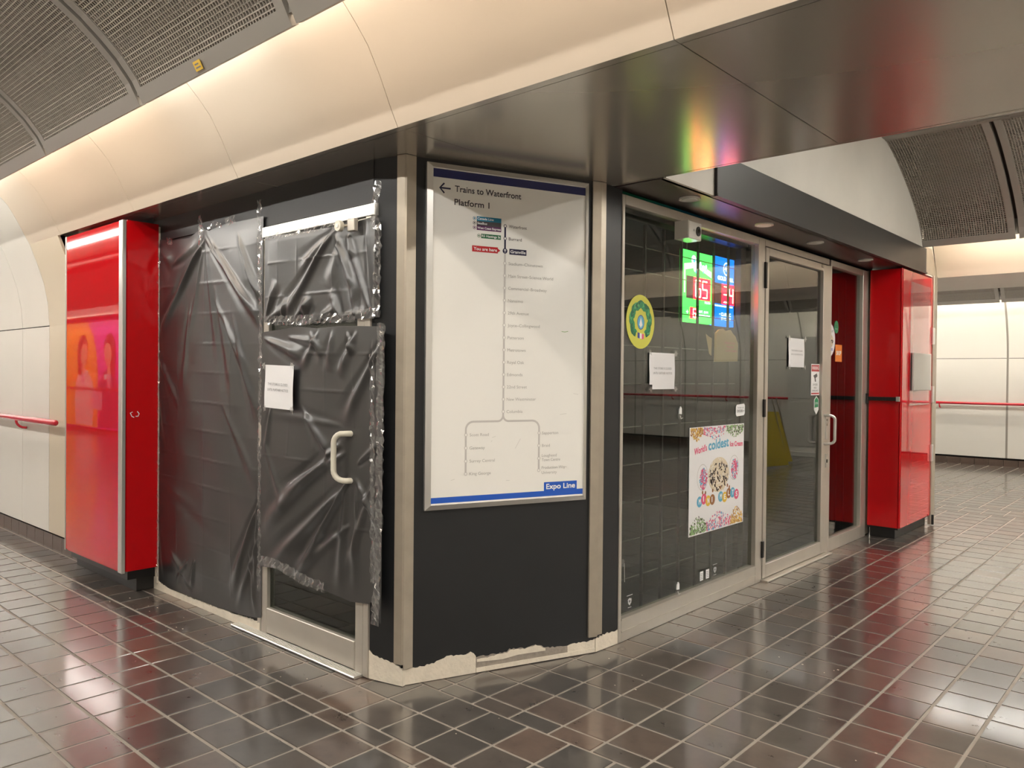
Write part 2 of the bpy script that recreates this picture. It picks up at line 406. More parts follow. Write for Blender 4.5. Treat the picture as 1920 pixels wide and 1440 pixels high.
# tunnel three far wall
xb_ = [-2.70+1.33*k for k in range(-3, 9)]
for k in range(len(xb_)-1):
    for seg in (PROF[0:3], ARCG):
        vault('wall_panel', xb_[k], min(xb_[k+1], 8), C3, 1, seg, M['white'], wall_back, gap=.016)
MB().box(-6.7, 8.2, C3+2.86, C3+2.94, 0, 3.0).build('wall_backing', M['black'], wall_back)
for x in xb_[1:-1]:
    vault('joint_strip', x-.018, x+.018, C3, 1, [(u+.006, z) for u, z in PROF], M['rib'], wall_back, th=.01, gap=0)
mb = MB(); k = -6.7
while k < 8: mb.box(k+.003, k+.217, C3+2.82, C3+2.87, 0, .115); k += .22
mb.build('base_tiles', M['basetile'], wall_back, kind='stuff')

# mesh ceiling panels: frame + egg-crate grid, data shared
def arc_pts(pts, n):
    L = [0]
    for a, b in zip(pts, pts[1:]): L.append(L[-1]+math.hypot(b[0]-a[0], b[1]-a[1]))
    out = []
    for i in range(n+1):
        d = L[-1]*i/n; j = 0
        while j < len(pts)-2 and L[j+1] < d: j += 1
        t = (d-L[j])/(L[j+1]-L[j]); a, b = pts[j], pts[j+1]
        tx, tz = b[0]-a[0], b[1]-a[1]; l = math.hypot(tx, tz)
        out.append((a[0]+tx*t, a[1]+tz*t, tz/l, -tx/l))    # point + outward normal
    return out, L[-1]
PW = 1.30
def grid_mesh():
    me = bpy.data.meshes.new('mesh_grid'); mb = MB()
    pts, L = arc_pts(MESHP, 14); cell = .0205
    e = .0026; dep = .009
    x = .055
    while x < PW-.055:
        n = len(pts); P = []
        for (u, z, nu, nz) in pts: P += [(x-e, u, z), (x+e, u, z), (x+e, u+nu*dep, z+nz*dep), (x-e, u+nu*dep, z+nz*dep)]
        f = []
        for i in range(n-1):
            for j in range(4): f.append((i*4+j, i*4+(j+1) % 4, (i+1)*4+(j+1) % 4, (i+1)*4+j))
        mb.add(P, f); x += cell
    N = int(L/cell); pts2, _ = arc_pts(MESHP, N)
    for (u, z, nu, nz) in pts2[2:-2]:
        tu, tz = -nz*e, nu*e
        P = []
        for xx in (.05, PW-.05): P += [(xx, u-tu, z-tz), (xx, u+tu, z+tz), (xx, u+tu+nu*dep, z+tz+nz*dep), (xx, u-tu+nu*dep, z-tz+nz*dep)]
        mb.add(P, [(j, (j+1) % 4, 4+(j+1) % 4, 4+j) for j in range(4)])
    me.from_pydata([tuple(p) for p in mb.v], [], mb.f); me.materials.append(M['mesh']); return me
def frame_mesh():
    mb = MB(); pts, L = arc_pts(MESHP, 14)
    def rail(x0, x1, P4):
        n = len(P4); Q = []
        for (u, z, nu, nz) in P4: Q += [(x0, u-nu*.004, z-nz*.004), (x1, u-nu*.004, z-nz*.004), (x1, u+nu*.03, z+nz*.03), (x0, u+nu*.03, z+nz*.03)]
        f = [(0, 3, 2, 1), (4*n-4, 4*n-3, 4*n-2, 4*n-1)]
        for i in range(n-1):
            for j in range(4): f.append((i*4+j, i*4+(j+1) % 4, (i+1)*4+(j+1) % 4, (i+1)*4+j))
        mb.add(Q, f)
    rail(0, .055, pts); rail(PW-.055, PW, pts)
    lo, _ = arc_pts(MESHP, 44); rail(.055, PW-.055, lo[0:3]); rail(.055, PW-.055, lo[-3:])
    me = bpy.data.meshes.new('mesh_panel'); me.from_pydata([tuple(p) for p in mb.v], [], mb.f); me.materials.append(M['rib']); return me
GM, FMESH = grid_mesh(), frame_mesh()
def mesh_panel(x, c, sgn):
    o = bpy.data.objects.new('mesh_panel', FMESH); COL.objects.link(o); o.parent = ceiling; o.matrix_parent_inverse = Matrix.Translation(-ceiling.location)
    o.location = (x, c, 0); o.scale = (1, sgn, 1)
    g = bpy.data.objects.new('mesh_grid', GM); COL.objects.link(g); g.parent = o; g['kind'] = 'stuff'
RX = -2.57
for k in range(-5, 8):
    mesh_panel(RX-1.33+.015 - 1.33*k + 0, C1, 1)
RX1 = [RX-1.33*k for k in range(-8, 17)]
for k in range(-5, 4): pass
for x in [RX - 1.33*k for k in range(-6, 10)]: mesh_panel(x-.02-1.33+.035+1.33, C1, -1) if x < 6.5 else None
for k in range(0, 7):
    mesh_panel(-2.69+1.33*k+.0, C2, 1) if k else mesh_panel(-2.69, C2, 1)
    mesh_panel(-2.69+1.33*k, C2, -1)
    mesh_panel(-5.345+1.33*k, C3, 1)
# dark plenum above every mesh vault, crown panels and fixtures
for c, xa, xb in ((C1, -26, 8), (C2, -2.17, 8), (C3, -6.6, 8)):
    for sg in (1, -1):
        vault('plenum_lining', xa, xb, c, sg, [(u+.03, z+.07) for u, z in MESHP[1:]], M['plenum'], ceiling, gap=0)
    MB().box(xa, xb, c-.93, c+.93, 3.70, 3.74).build('crown_panel', M['cream'], ceiling)
    MB().box(xa, xb, c+.86, c+.95, 3.575, 3.62).box(xa, xb, c-.95, c-.86, 3.575, 3.62).build('crown_rail', M['rib'], ceiling)
    MB().box(xa, xb, c-.10, c+.10, 3.63, 3.70).build('lamp_housing', M['rib'], ceiling)
    n = int((xb-xa)/1.33)
    mb = MB()
    for i in range(1 if c == C2 else 0, n): mb.box(xa+i*1.33+.05, xa+i*1.33+1.28, c-.05, c+.05, 3.60, 3.629)
    mb.build('crown_lamps', M['crown_far' if c == C2 else 'crown'], ceiling, kind='stuff')
# T-shaped rib end bracket seen in tunnel two
MB().box(-1.46, -1.24, C2+.90, C2+.96, 3.57, 3.585).build('rib_bracket', M['rib'], ceiling)
# cove tubes
def tubes(c, sg, xa, xb, u=2.19, z=2.985, lamps=None, k=''):
    x = xa; i = 0
    while x+1.15 <= xb:
        warm = (i % 3 != 1)
        if lamps: warm = lamps(x)
        MB().tube([(x+.03, c+sg*u, z), (x+1.15, c+sg*u, z)], .014, 6).build('light_tube', M[('tube_warm' if warm else 'tube_cool')+k], ceiling)
        x += 1.2; i += 1
    xa -= .14; mb = MB(); ya, yb = sorted((c+sg*(u-.048), c+sg*(u-.034))); mb.box(xa, xb, ya, yb, z-.145, z+.10)
    ya, yb = sorted((c+sg*(u-.045), c+sg*(u+.03))); mb.box(xa, xb, ya, yb, z+.085, z+.10)
    mb.build('added_light_baffle', M['rib'], ceiling)  # unseen plates added to keep the tube light off the mesh
tubes(C1, 1, -25.9, 7.9, lamps=lambda x: not (-4.9 < x < -3.4 or x < -7))
tubes(C1, -1, -25.9, 7.9); tubes(C2, 1, -2.02, 7.9, k='_far'); tubes(C2, -1, -.9, 7.9); tubes(C3, 1, -6, 7.9, k='_far'); tubes(C3, -1, -6, 7.9, k='_far')
# soffits between tunnels
def soffit(y0, y1, xs):
    for xa, xb in zip(xs, xs[1:]):
        MB().box(xa+.002, xb-.002, y0+.042, y1-.022, 2.55, 2.60).build('soffit_panel', M['soffit'], ceiling)
        MB().box(xa+.001, xb-.001, y0+.001, y0+.038, 2.5495, 2.60).build('soffit_edge', M['soffit'], ceiling)
        MB().box(xa, xb, y1-.02, y1, 2.549, 2.60).build('soffit_edge', M['soffit'], ceiling)
soffit(2.15, 3.59, [-2.60, -1.27, .06, 1.39, 2.72, 4.05, 5.38, 6.71, 8.0])
for xa, xb in zip([-6.64, -5.26, -3.93, -2.60], [-5.26, -3.93, -2.60]):
    MB().box(xa+.002, xb-.002, 2.192, 2.62, 2.55, 2.6).build('soffit_panel', M['soffit'], ceiling)
    MB().box(xa+.001, xb-.001, 2.151, 2.188, 2.5495, 2.6).build('soffit_edge', M['soffit'], ceiling)
MB().box(-3.2, -2.60, 2.62, 3.59, 2.55, 2.6).build('soffit_panel', M['soffit'], ceiling)
soffit2 = MB().box(-6.6, 8, 8.95, 10.32, 2.55, 2.6).build('soffit_panel', M['plaster_lit'], ceiling)
# roof slab closing everything
MB().box(-26, 8.2, -3.6, 16.2, 3.95, 4.05).build('roof_slab', M['plenum'], ceiling)
# end walls
MB().box(8.0, 8.2, -3.6, 16.2, 0, 3.95).build('wall_right', M['white'], kind='structure')
MB().box(-26.2, -26, -3.6, 3.2, 0, 3.95).build('wall_end', M['white'], kind='structure')
MB().box(-6.8, -6.6, 9.0, 16.2, 0, 3.95).build('wall_corridor', M['white'], kind='structure')
# tympanum: end wall of tunnel two above the shop front
wt = struct('wall_gable', (-2.18, 6.3, 2.55))
pts = [(3.60, 2.545), (8.945, 2.545)] + [(C2+u, z) for u, z in PROF[6:]] + [(C2+1.2, 3.64), (C2+.3, 3.69), (C2-.5, 3.70), (3.60, 3.70)]
MB((Vector((-2.2, 0, 0)), Vector((0, 1, 0)), Z, Vector((1, 0, 0)))).poly(pts, 0, .03).build('gable_panel', M['plaster'], wt)
G = (Vector((-2.165, 0, 0)), Vector((0, 1, 0)), Z, Vector((1, 0, 0)))
MB(G).poly([(8.51, 2.56), (8.51, 2.82), (8.74, 2.82), (8.96, 2.60), (8.96, 2.56)], -.04, 0).build('end_plate', M['alu_worn'], wt)

# ------------------------------------------------------------------ shop shell
def prism(pts, z0, z1, name, m, parent):
    n = len(pts); mb = MB(); mb.add([(p[0], p[1], z0) for p in pts]+[(p[0], p[1], z1) for p in pts], [tuple(range(n))[::-1], tuple(range(n, 2*n))]+[(i, (i+1) % n, n+(i+1) % n, n+i) for i in range(n)])
    return mb.build(name, m, parent)
shop = struct('wall_shop', (-4, 5, 0))
# left face backing, built around the door glass opening
mb = MB(FL)
mb.box(-5.52, -4.08, 0.02, 2.55, -.06, -.012);  mb.box(-4.08, -3.07, 2.34, 2.55, -.06, 0); mb.box(-5.52, -4.08, 2.40, 2.55, -.012, 0)
mb.build('face_panel', M['navy'], shop)
FC = (Vector((-3.078, 2.393, 0)), Vector((.182, .048, 0)).normalized(), Z, Vector((.048, -.182, 0)).normalized())
MB(FC).box(0, .188, .02, 2.55, -.05, 0).build('face_panel', M['navy'], shop)
# corner wall
mb = MB(FM); mb.box(.016, 1.12, .02, 2.55, -.06, 0); mb.build('corner_panel', M['navy'], shop)
MB().add([(-2.545, 3.463, .05), (-2.492, 3.463, .05), (-2.482, 3.665, .05), (-2.545, 3.665, .05), (-2.545, 3.463, 2.55), (-2.492, 3.463, 2.55), (-2.482, 3.665, 2.55), (-2.545, 3.665, 2.55)],
         [(0, 3, 2, 1), (4, 5, 6, 7), (0, 1, 5, 4), (1, 2, 6, 5), (2, 3, 7, 6), (3, 0, 4, 7)]).build('return_panel', M['navy'], shop)
# interior
MB().box(-5.6, -5.5, 2.45, 8.1, 0, 2.9).build('inner_wall', M['interior'], shop)
MB().box(-5.6, -2.5, 7.92, 8.0, 0, 2.9).build('inner_wall', M['interior'], shop)
MB().box(-5.6, -2.2, 3.8, 8.0, 2.75, 2.8).build('inner_ceiling', M['interior'], shop)
prism([Vector((-5.5, 2.47, 0)), Vector((-2.96, 2.47, 0)), Vector((-2.56, 3.5, 0)), Vector((-2.56, 7.9, 0)), Vector((-5.5, 7.9, 0))], 0, .012, 'inner_floor', M['interior_floor'], shop)
MB().box(-2.56, -2.20, 3.70, 8.6, 2.60, 2.66).build('lintel', M['interior'], shop)
# header over the glass front
MB(G).box(4.135, 8.505, 2.548, 2.795, -.03, .012).build('header_fascia', M['charcoal'], shop)
MB(G).box(4.135, 8.505, 2.543, 2.560, -.02, .022).build('header_lip', M['charcoal'], shop)
MB(G).box(4.128, 4.135, 2.543, 2.80, -.02, .02).build('header_joint', M['blackmetal'], shop)
mb = MB(); mb.box(-2.50, -2.18, 3.595, 7.9, 2.545, 2.56); mb.build('header_underside', M['header_under'], shop)
MB(G).box(3.60, 4.128, 2.546, 2.80, -.02, .002).build('pale_header_panel', M['plaster'], shop)
# downlights
for i, y in enumerate((4.09, 5.10, 6.01, 7.16)):
    lab = ['round pale recessed downlight above the left pane, nearest the soffit edge', 'round downlight glowing pink over the lottery sign', 'third round downlight from the left under the dark header', 'round downlight under the dark header nearest the right red column'][i]
    d = thing('downlight', lab, 'light', (-2.30, y, 2.545), 'downlights under the dark header')
    MB((Vector((-2.30, y, 2.545)), Vector((1, 0, 0)), Vector((0, 1, 0)), Vector((0, 0, -1)))).disc(0, 0, .062, .062, .010, 28, 0).build('trim_ring', M['white'], d)
    MB((Vector((-2.30, y, 2.545)), Vector((1, 0, 0)), Vector((0, 1, 0)), Vector((0, 0, -1)))).disc(0, 0, .047, .047, .013, 28, .0105).build('diffuser', M['map'], d)

# corner trims
t1 = struct('trim_1', (-2.905, 2.433, .09))
cA = Vector((-2.924, 2.417, 0)); cB = Vector((-2.880, 2.428, 0)); cB2 = Vector((-2.874, 2.436, 0)); cC = Vector((-2.905, 2.433, 0))+D*.066+FM[3]*.013
prism([cA, cB, cB2, Vector((-2.895, 2.45, 0)), Vector((-2.924, 2.44, 0))], .112, 2.548, 'trim_leaf', M['alu_worn'], t1)
prism([cB2, cC, cC-FM[3]*.012, Vector((-2.895, 2.45, 0))], .088, 2.548, 'trim_leaf', M['alu_worn'], t1)
t2 = struct('trim_2', tuple(FM[0]+D*1.1))
q0 = FM[0]+D*1.062+FM[3]*.012; q1 = FM[0]+D*1.115+FM[3]*.014; q2 = Vector((-2.473, 3.50, 0)); qi = FM[0]+D*1.10-FM[3]*.01
prism([q0, q1, qi, FM[0]+D*1.062], .092, 2.548, 'trim_leaf', M['alu_worn'], t2)
prism([q1, q2, Vector((-2.489, 3.50, 0)), qi], .100, 2.548, 'trim_leaf', M['alu_worn'], t2)

# peeled baseboards
def jag(pts, amp=.004, step=.012):
    out = []
    for (a, b), (c_, d_) in zip(pts, pts[1:]):
        n = max(1, int(abs(c_-a)/step))
        for i in range(n): t = i/n; out.append((a+(c_-a)*t, b+(d_-b)*t+random.uniform(-amp, amp)))
    out.append(pts[-1]); return out
bb = struct('baseboard_corner', tuple(FM[0]))
top = jag([(.008, .083), (.07, .080), (.18, .087), (.22, .104), (.245, .112), (.349, .106), (.375, .112), (.392, .104)])
MB(FM).poly([(.008, .006), (.402, .006), (.402, .09)] + top[::-1], -.004, .006).build('peeled_coat', M['peel'], bb)
top = jag([(.404, .084), (.50, .083), (.577, .083), (.592, .097), (.64, .094), (.69, .089), (.742, .100), (.806, .074), (.935, .064)])
MB(FM).poly([(.404, .030), (.935, .024)] + top[::-1], -.004, .004).build('scraped_coat', M['grime'], bb)
top = jag([(.408, .073), (.48, .076), (.577, .083), (.592, .095), (.69, .087), (.742, .098), (.80, .073)], .003)
MB(FM).poly([(.408, .060), (.55, .052), (.64, .062), (.80, .060)] + top[::-1], -.003, .007).build('peeled_coat', M['peel'], bb)
MB(FM).box(.404, 1.105, .008, .030, -.004, .009).build('base_lip', M['peel'], bb)
top = jag([(.935, .061), (.968, .070), (1.068, .068), (1.105, .078)], .003)
MB(FM).poly([(.935, .028), (1.105, .028)] + top[::-1], -.004, .006).build('peeled_coat', M['peel'], bb)
FS = (Vector((-2.495, 3.463, 0)), Vector((.05, .995, 0)).normalized(), Z, Vector((.995, -.05, 0)).normalized())
MB(FS).poly([(0, .006), (.195, .006)] + jag([(0, .078), (.08, .085), (.195, .083)], .006)[::-1], -.02, .008).build('peeled_coat', M['peel'], bb)
MB(FC).poly([(0, .008), (.202, .006)] + jag([(0, .15), (.02, .125), (.10, .115), (.165, .10), (.202, .085)], .004)[::-1], -.03, .006).build('peeled_coat', M['peel'], bb)
MB(FL).poly([(-5.5, .004), (-4.08, .004)] + jag([(-5.5, .09), (-5.3, .05), (-4.9, .045), (-4.4, .05), (-4.08, .06)], .005)[::-1], -.012, .010).build('peeled_coat', M['peel'], bb)

# ------------------------------------------------------------------ glass front
def rect_frame(fr, a0, a1, b0, b1, wl, wr, wb, wt_, c0, c1, m, parent, name='frame'):
    for nm, q in (('jamb', (a0, a0+wl, b0, b1)), ('jamb', (a1-wr, a1, b0, b1)), ('head_rail', (a0+wl, a1-wr, b1-wt_, b1)), ('sill_rail', (a0+wl, a1-wr, b0, b0+wb))):
        if q[1]-q[0] > .001 and q[3]-q[2] > .001: MB(fr).cham(*q, c0, c1, .003).build(nm, m, parent)
w1 = struct('window_1', (-2.475, 4.6, 0))
rect_frame(FRT, 3.662, 5.515, .004, 2.522, .026, .105, .125, .055, -.06, .0, M['alu'], w1)
MB(FRT).box(3.688, 5.41, .126, .137, -.055, .004).build('sill_ledge', M['alu'], w1)
MB(FRT).box(3.69, 5.41, .060, .066, 0, .004).build('sill_ridge', M['alu'], w1)
MB(FRT).box(3.686, 5.405, .128, 2.468, -.036, -.030).build('pane', M['glass'], w1)
MB(FRT).box(5.33, 5.412, .125, 2.47, -.14, -.10).build('inner_mullion', M['blackmetal'], w1)
MB(FRT).box(3.69, 5.33, 2.44, 2.47, -.14, -.05).build('inner_head', M['blackmetal'], w1)
d1 = struct('door_1', (-2.475, 6.15, 0))
MB(FRT).cham(5.517, 6.795, 2.470, 2.522, -.06, 0, .003).build('frame_head', M['alu'], d1)
MB(FRT).cham(6.772, 6.835, .004, 2.468, -.06, 0, .003).build('frame_jamb', M['alu'], d1)
rect_frame(FRT, 5.522, 6.768, .022, 2.462, .052, .118, .10, .058, -.05, .006, M['alu'], d1)
MB(FRT).box(5.572, 6.652, .12, 2.406, -.026, -.020).build('pane', M['darkglass'], d1)
mb = MB(FRT); mb.cham(5.50, 6.80, .004, .018, -.06, .055, .003); mb.build('threshold', M['alu'], d1)
MB(FRT).cham(6.728, 6.765, .985, 1.175, 0, .012, .002).build('lock_plate', M['alu_bright'], d1)
mb = MB(FRT)
for z in (1.15, 1.11): mb.disc(6.747, z, .009, .009, .016, 12, .012)
mb.build('lock_screw', M['alu_worn'], d1)
MB(FRT).cham(6.735, 6.77, .745, .86, 0, .014, .002).build('cylinder_plate', M['alu_bright'], d1)
MB(FRT).disc(6.752, .80, .011, .016, .017, 14, .014).build('key_cylinder', M['blackmetal'], d1)
def pull(fr, a, z0, z1, reach, wd, r, m, parent, name, c0=0):
    """D handle: two stubs leave the door and join in an upright"""
    pts = [(a, z1, c0)]; cr = .035
    for i in range(6): t = i/5*math.pi/2; pts.append((a+wd*(1-0)*0, z1, c0+reach-cr) if i < 0 else (a+wd*(c0+reach-cr+cr*math.sin(t)-c0)/reach, z1-cr+cr*math.cos(t), c0+reach-cr+cr*math.sin(t)))
    for i in range(6): t = i/5*math.pi/2; pts.append((a+wd*(reach-cr+cr*math.cos(t))/reach, z0+cr-cr*math.sin(t), c0+reach-cr+cr*math.cos(t)))
    pts.append((a, z0, c0)); return MB(fr).tube(pts, r, 10).build(name, m, parent, smooth=True)
pull(FRT, 6.70, .95, 1.19, .075, .06, .012, M['alu_bright'], d1, 'pull_handle')
fr_in = (FRT[0]-FRT[3]*.05, FRT[1], Z, -FRT[3])
pull(fr_in, 6.70, .95, 1.19, .075, -.02, .012, M['blackmetal'], d1, 'inside_handle')
for z0, z1 in ((2.16, 2.35), (1.215, 1.345), (.18, .30)): MB(FRT).cham(5.500, 5.526, z0, z1, 0, .016, .003).build('hinge', M['blackmetal'], d1)
MB(FRT).cham(6.60, 6.64, 2.43, 2.46, .006, .012, .002).build('closer_tab', M['alu_worn'], d1)
w2 = struct('window_2', (-2.475, 7.3, 0))
rect_frame(FRT, 6.837, 7.80, .004, 2.522, .022, .14, .115, .052, -.06, 0, M['alu'], w2)
MB(FRT).box(7.806, 7.90, .02, 2.53, -.05, -.004).build('side_post', M['alu_worn'], w2)
MB(FRT).box(6.858, 7.66, .118, 2.471, -.036, -.030).build('pane', M['glass'], w2)
# grille behind the pane
gr = thing('security_grille', 'closed security curtain of thin dark uprights and cross rods behind the shop glass', 'grille', (-2.62, 4.5, .03))
GI = (Vector((-2.60, 0, 1.5-1.5*1.053)), Vector((0, 1.053, 0)), Z*1.053, Vector((1, 0, 0)))
GX = .02
for k in range(8): MB(GI).box(3.672+.2085*k-.006, 3.672+.2085*k+.006, .10, 2.38, -.008, .008).build('upright', M['blackmetal'], gr) if k else None
for z in (.355, .57, .785, 1.0, 1.215, 1.46, 1.68, 1.895, 2.11, 2.25): MB(GI).tube([(3.52, z, -.012), (5.06, z, -.012)], .0035, 6).build('cross_rod', M['rod'], gr)
for k in range(4): MB(GI).box(6.62+.18*k-.005, 6.62+.18*k+.005, .10, 2.38, -.008, .008).build('upright', M['blackmetal'], gr)
MB(GI).box(3.52, 5.06, .092, .13, -.02, .02).build('bottom_rail', M['alu_worn'], gr)

# ------------------------------------------------------------------ lottery signs
def lsign(y0, y1, z0, z1, name, label, m, grp):
    t = thing(name, label, 'sign', (-2.68, (y0+y1)/2, z0), grp)
    return t
SG = (Vector((-2.66, 0, 1.5-1.5*1.077)), Vector((0, 1.077, 0)), Z*1.077, Vector((1, 0, 0)))
def on_sign(v): return v
ls = thing('lottery_sign', 'glowing green lottery jackpot sign reading 65 behind the left pane', 'sign', (-2.54, 4.5, 1.85), 'lottery signs')
MB(SG).box(4.327, 4.700, 1.849, 2.298, -.03, -.002).build('sign_case', M['led_green'], ls)
MB(SG).poly([(4.335, 2.17), (4.50, 2.20), (4.69, 2.15), (4.69, 2.19), (4.50, 2.235), (4.335, 2.21)], -.0012).build('swoosh', M['led_pale'], ls)
MB(SG).poly([(4.335, 2.03), (4.352, 2.03), (4.352, 2.19), (4.335, 2.19)], -.0008).build('side_glow', M['led_pale'], ls)
mb = MB(SG)
for (a, b, ra, rb) in ((4.455, 2.245, .030, .028), (4.47, 2.205, .02, .035), (4.54, 2.215, .014, .026), (4.58, 2.205, .022, .018), (4.615, 2.205, .012, .026)): MB(SG).disc(a, b, ra, rb, -.0004, 16).build('logo_glow', M['led_white'], ls)
mb = MB(SG)
for (a, b, ra, rb) in ((4.460, 2.238, .014, .010), (4.49, 2.175, .014, .014), (4.545, 2.21, .006, .010), (4.617, 2.20, .006, .012), (4.583, 2.18, .006, .008)): MB(SG).disc(a, b, ra, rb, .0002, 14).build('logo_mark', M['led_cyan'], ls)
MB(SG).quad(4.362, 4.455, 1.998, 2.139, 0).build('unlit_display', M['led_dim'], ls)
MB(SG).quad(4.455, 4.675, 1.998, 2.138, 0).build('lit_display', M['led_red'], ls)
SEG = {'a': ((0, 1), (1, 1)), 'b': ((1, .5), (1, 1)), 'c': ((1, 0), (1, .5)), 'd': ((0, 0), (1, 0)), 'e': ((0, 0), (0, .5)), 'f': ((0, .5), (0, 1)), 'g': ((0, .5), (1, .5))}
DIG = {'6': 'acdefg', '5': 'acdfg', '2': 'abdeg', '4': 'bcfg', '1': 'bc', '3': 'abcdg'}
def digits(s, a, b, w_, h_, gap, parent, c=.0010, wd=.010, dots=6):
    for k, ch in enumerate(s):
        mb = MB(SG); x = a+k*(w_+gap)
        for sg in DIG[ch]:
            (x0, y0), (x1, y1) = SEG[sg]; n = dots
            for i in range(n):
                t = (i+.5)/n; mb.disc(x+(x0+(x1-x0)*t)*w_, b+(y0+(y1-y0)*t)*h_, wd*.5, wd*.42, c, 8)
        mb.build('digit', M['led_dot'], parent)
digits('65', 4.482, 2.014, .060, .105, .028, ls)
text('+', SG, 4.365, 1.895, .022, .03, M['led_white'], ls, c=.0006, bold=.002)
MB(SG).quad(4.412, 4.500, 1.873, 1.944, 0).build('small_display', M['led_red'], ls)
digits('6', 4.452, 1.882, .032, .052, 0, ls, wd=.008, dots=4)
text('MILLION', SG, 4.60, 1.978, .075, .013, M['led_white'], ls, c=.0006, bold=.001)
text('EST. $1M', SG, 4.525, 1.915, .12, .014, M['led_white'], ls, c=.0006, bold=.001)
text('MAXMILLIONS', SG, 4.525, 1.890, .145, .014, M['led_white'], ls, c=.0006, bold=.001)
lb = thing('lottery_sign', 'glowing blue lottery sign lettered GOLD BALL and CLASSIC', 'sign', (-2.54, 4.86, 1.85), 'lottery signs')
MB(SG).box(4.722, 5.012, 1.847, 2.305, -.03, -.002).build('sign_case', M['led_blue'], lb)
mb = MB(SG)
mb.strip([(4.90+.042*math.cos(t*math.pi/12)*1.0, 2.232+.040*math.sin(t*math.pi/12)) for t in range(25)], .009, -.0008)
mb.build('logo_ring', M['led_white'], lb)
text('49', SG, 4.872, 2.215, .055, .036, M['led_white'], lb, c=-.0006, bold=.002)
text('GOLD BALL', SG, 4.775, 2.152, .225, .024, M['led_white'], lb, c=-.0006, bold=.003)
MB(SG).quad(4.735, 4.835, 1.993, 2.130, 0).build('unlit_display', M['led_dim'], lb)
MB(SG).quad(4.835, 5.012, 1.993, 2.130, 0).build('lit_display', M['led_red'], lb)
digits('34', 4.862, 2.008, .050, .102, .032, lb)
text('MILLION GUARANTEED EVERY DRAW', SG, 4.735, 1.974, .26, .010, M['led_white'], lb, c=-.0004, bold=.001)
text('+', SG, 4.800, 1.918, .012, .014, M['led_white'], lb, c=-.0004, bold=.001)
text('CLASSIC', SG, 4.826, 1.915, .14, .020, M['led_white'], lb, c=-.0004, bold=.002)
text('$5 MILLION', SG, 4.830, 1.888, .135, .015, M['led_white'], lb, c=-.0004, bold=.001)
for t, y in ((ls, 4.385), (lb, 4.955)): MB(SG).tube([(y, 2.298, -.012), (y, 2.44, -.012)], .002, 6).build('hanging_wire', M['alu_bright'], t)

# ------------------------------------------------------------------ items on the glass
FG = (Vector((-2.504, 0, 0)), Vector((0, 1, 0)), Z, Vector((1, 0, 0)))
cm = thing('security_camera', 'small white box camera on the top rail over the green lottery sign', 'camera', (-2.44, 4.33, 2.36))
MB(FRT).cham(4.27, 4.43, 2.352, 2.462, -.028, .07, .005).build('housing', M['white'], cm)
MB(FRT).disc(4.385, 2.405, .026, .030, .076, 20, .07).build('lens', M['blackmetal'], cm)
MB(FRT).disc(4.385, 2.405, .013, .015, .078, 16, .076).build('lens_glass', M['darkglass'], cm)
MB(FRT).disc(4.335, 2.408, .006, .007, .072, 10, .07).build('indicator', M['greyink'], cm)

st = thing('wreath_sticker', 'round yellow-green sticker with a leafy wreath and blue drop on the left pane', 'sticker', (-2.5, 3.9, 1.82))
cy, cz = 3.898, 1.822
MB(FG).disc(cy, cz, .150, .157, .0012, 48, 0).build('backing', M['ygreen'], st)
random.seed(3)
def leaf(a, b, ang, l, w_, c, m):
    ca, sa = math.cos(ang), math.sin(ang)
    P = [(0, 0), (.25, .8), (.6, 1), (1, 0), (.6, -1), (.25, -.8)]
    MB(FG).poly([(a+l*p*ca-w_*q*sa, b+l*p*sa+w_*q*ca) for p, q in P], c).build('leaf', m, st)
for sd in (-1, 1):
    for i in range(13):
        t = -60+i*11.5; r = .094+.006*math.sin(i*1.7)
        th = math.radians(t)
        a = cy+sd*r*math.cos(th)*1.02; b = cz+.005+r*math.sin(th)
        out = math.atan2(math.cos(th), -sd*math.sin(th))
        for dr, m, da in ((-.022, 'leaf2', .5), (.014, 'leaf1', -.45), (0, 'leaf3' if i % 2 else 'leaf2', 0)):
            aa = a+sd*dr*math.cos(th); b_ = b+dr*math.sin(th)
            leaf(aa, b_, out+da*sd*-1, .056, .0165, .0016+.0001*random.random()+.00005*i, M[m])
MB(FG).poly([(cy+.052*math.sin(t), cz-.012+.062*math.cos(t)) for t in [i*math.pi/12 for i in range(2, 23)]]+[(cy, cz+.085)], .0022).build('drop_ground', M['ygreen'], st)
MB(FG).disc(cy, cz-.003, .038, .043, .0026, 28).build('drop_disc', M['fblue'], st); MB(FG).disc(cy, cz-.003, .033, .038, .0029, 28).build('drop_field', M['pblue'], st)
MB(FG).poly([(cy-.017, cz-.018), (cy, cz-.034), (cy+.017, cz-.018), (cy, cz+.026)], .0032).build('drop', M['white_print'], st)
for k, m in enumerate(('fblue', 'white_print', 'ppink')): MB(FG).poly([(cy-.033+.022*k, cz-.062-.004*k), (cy-.011+.022*k, cz-.066-.002*k), (cy-.011+.022*k, cz-.098), (cy-.033+.022*k, cz-.094-.004*k)], .0030).build('flag_stripe', M[m], st)

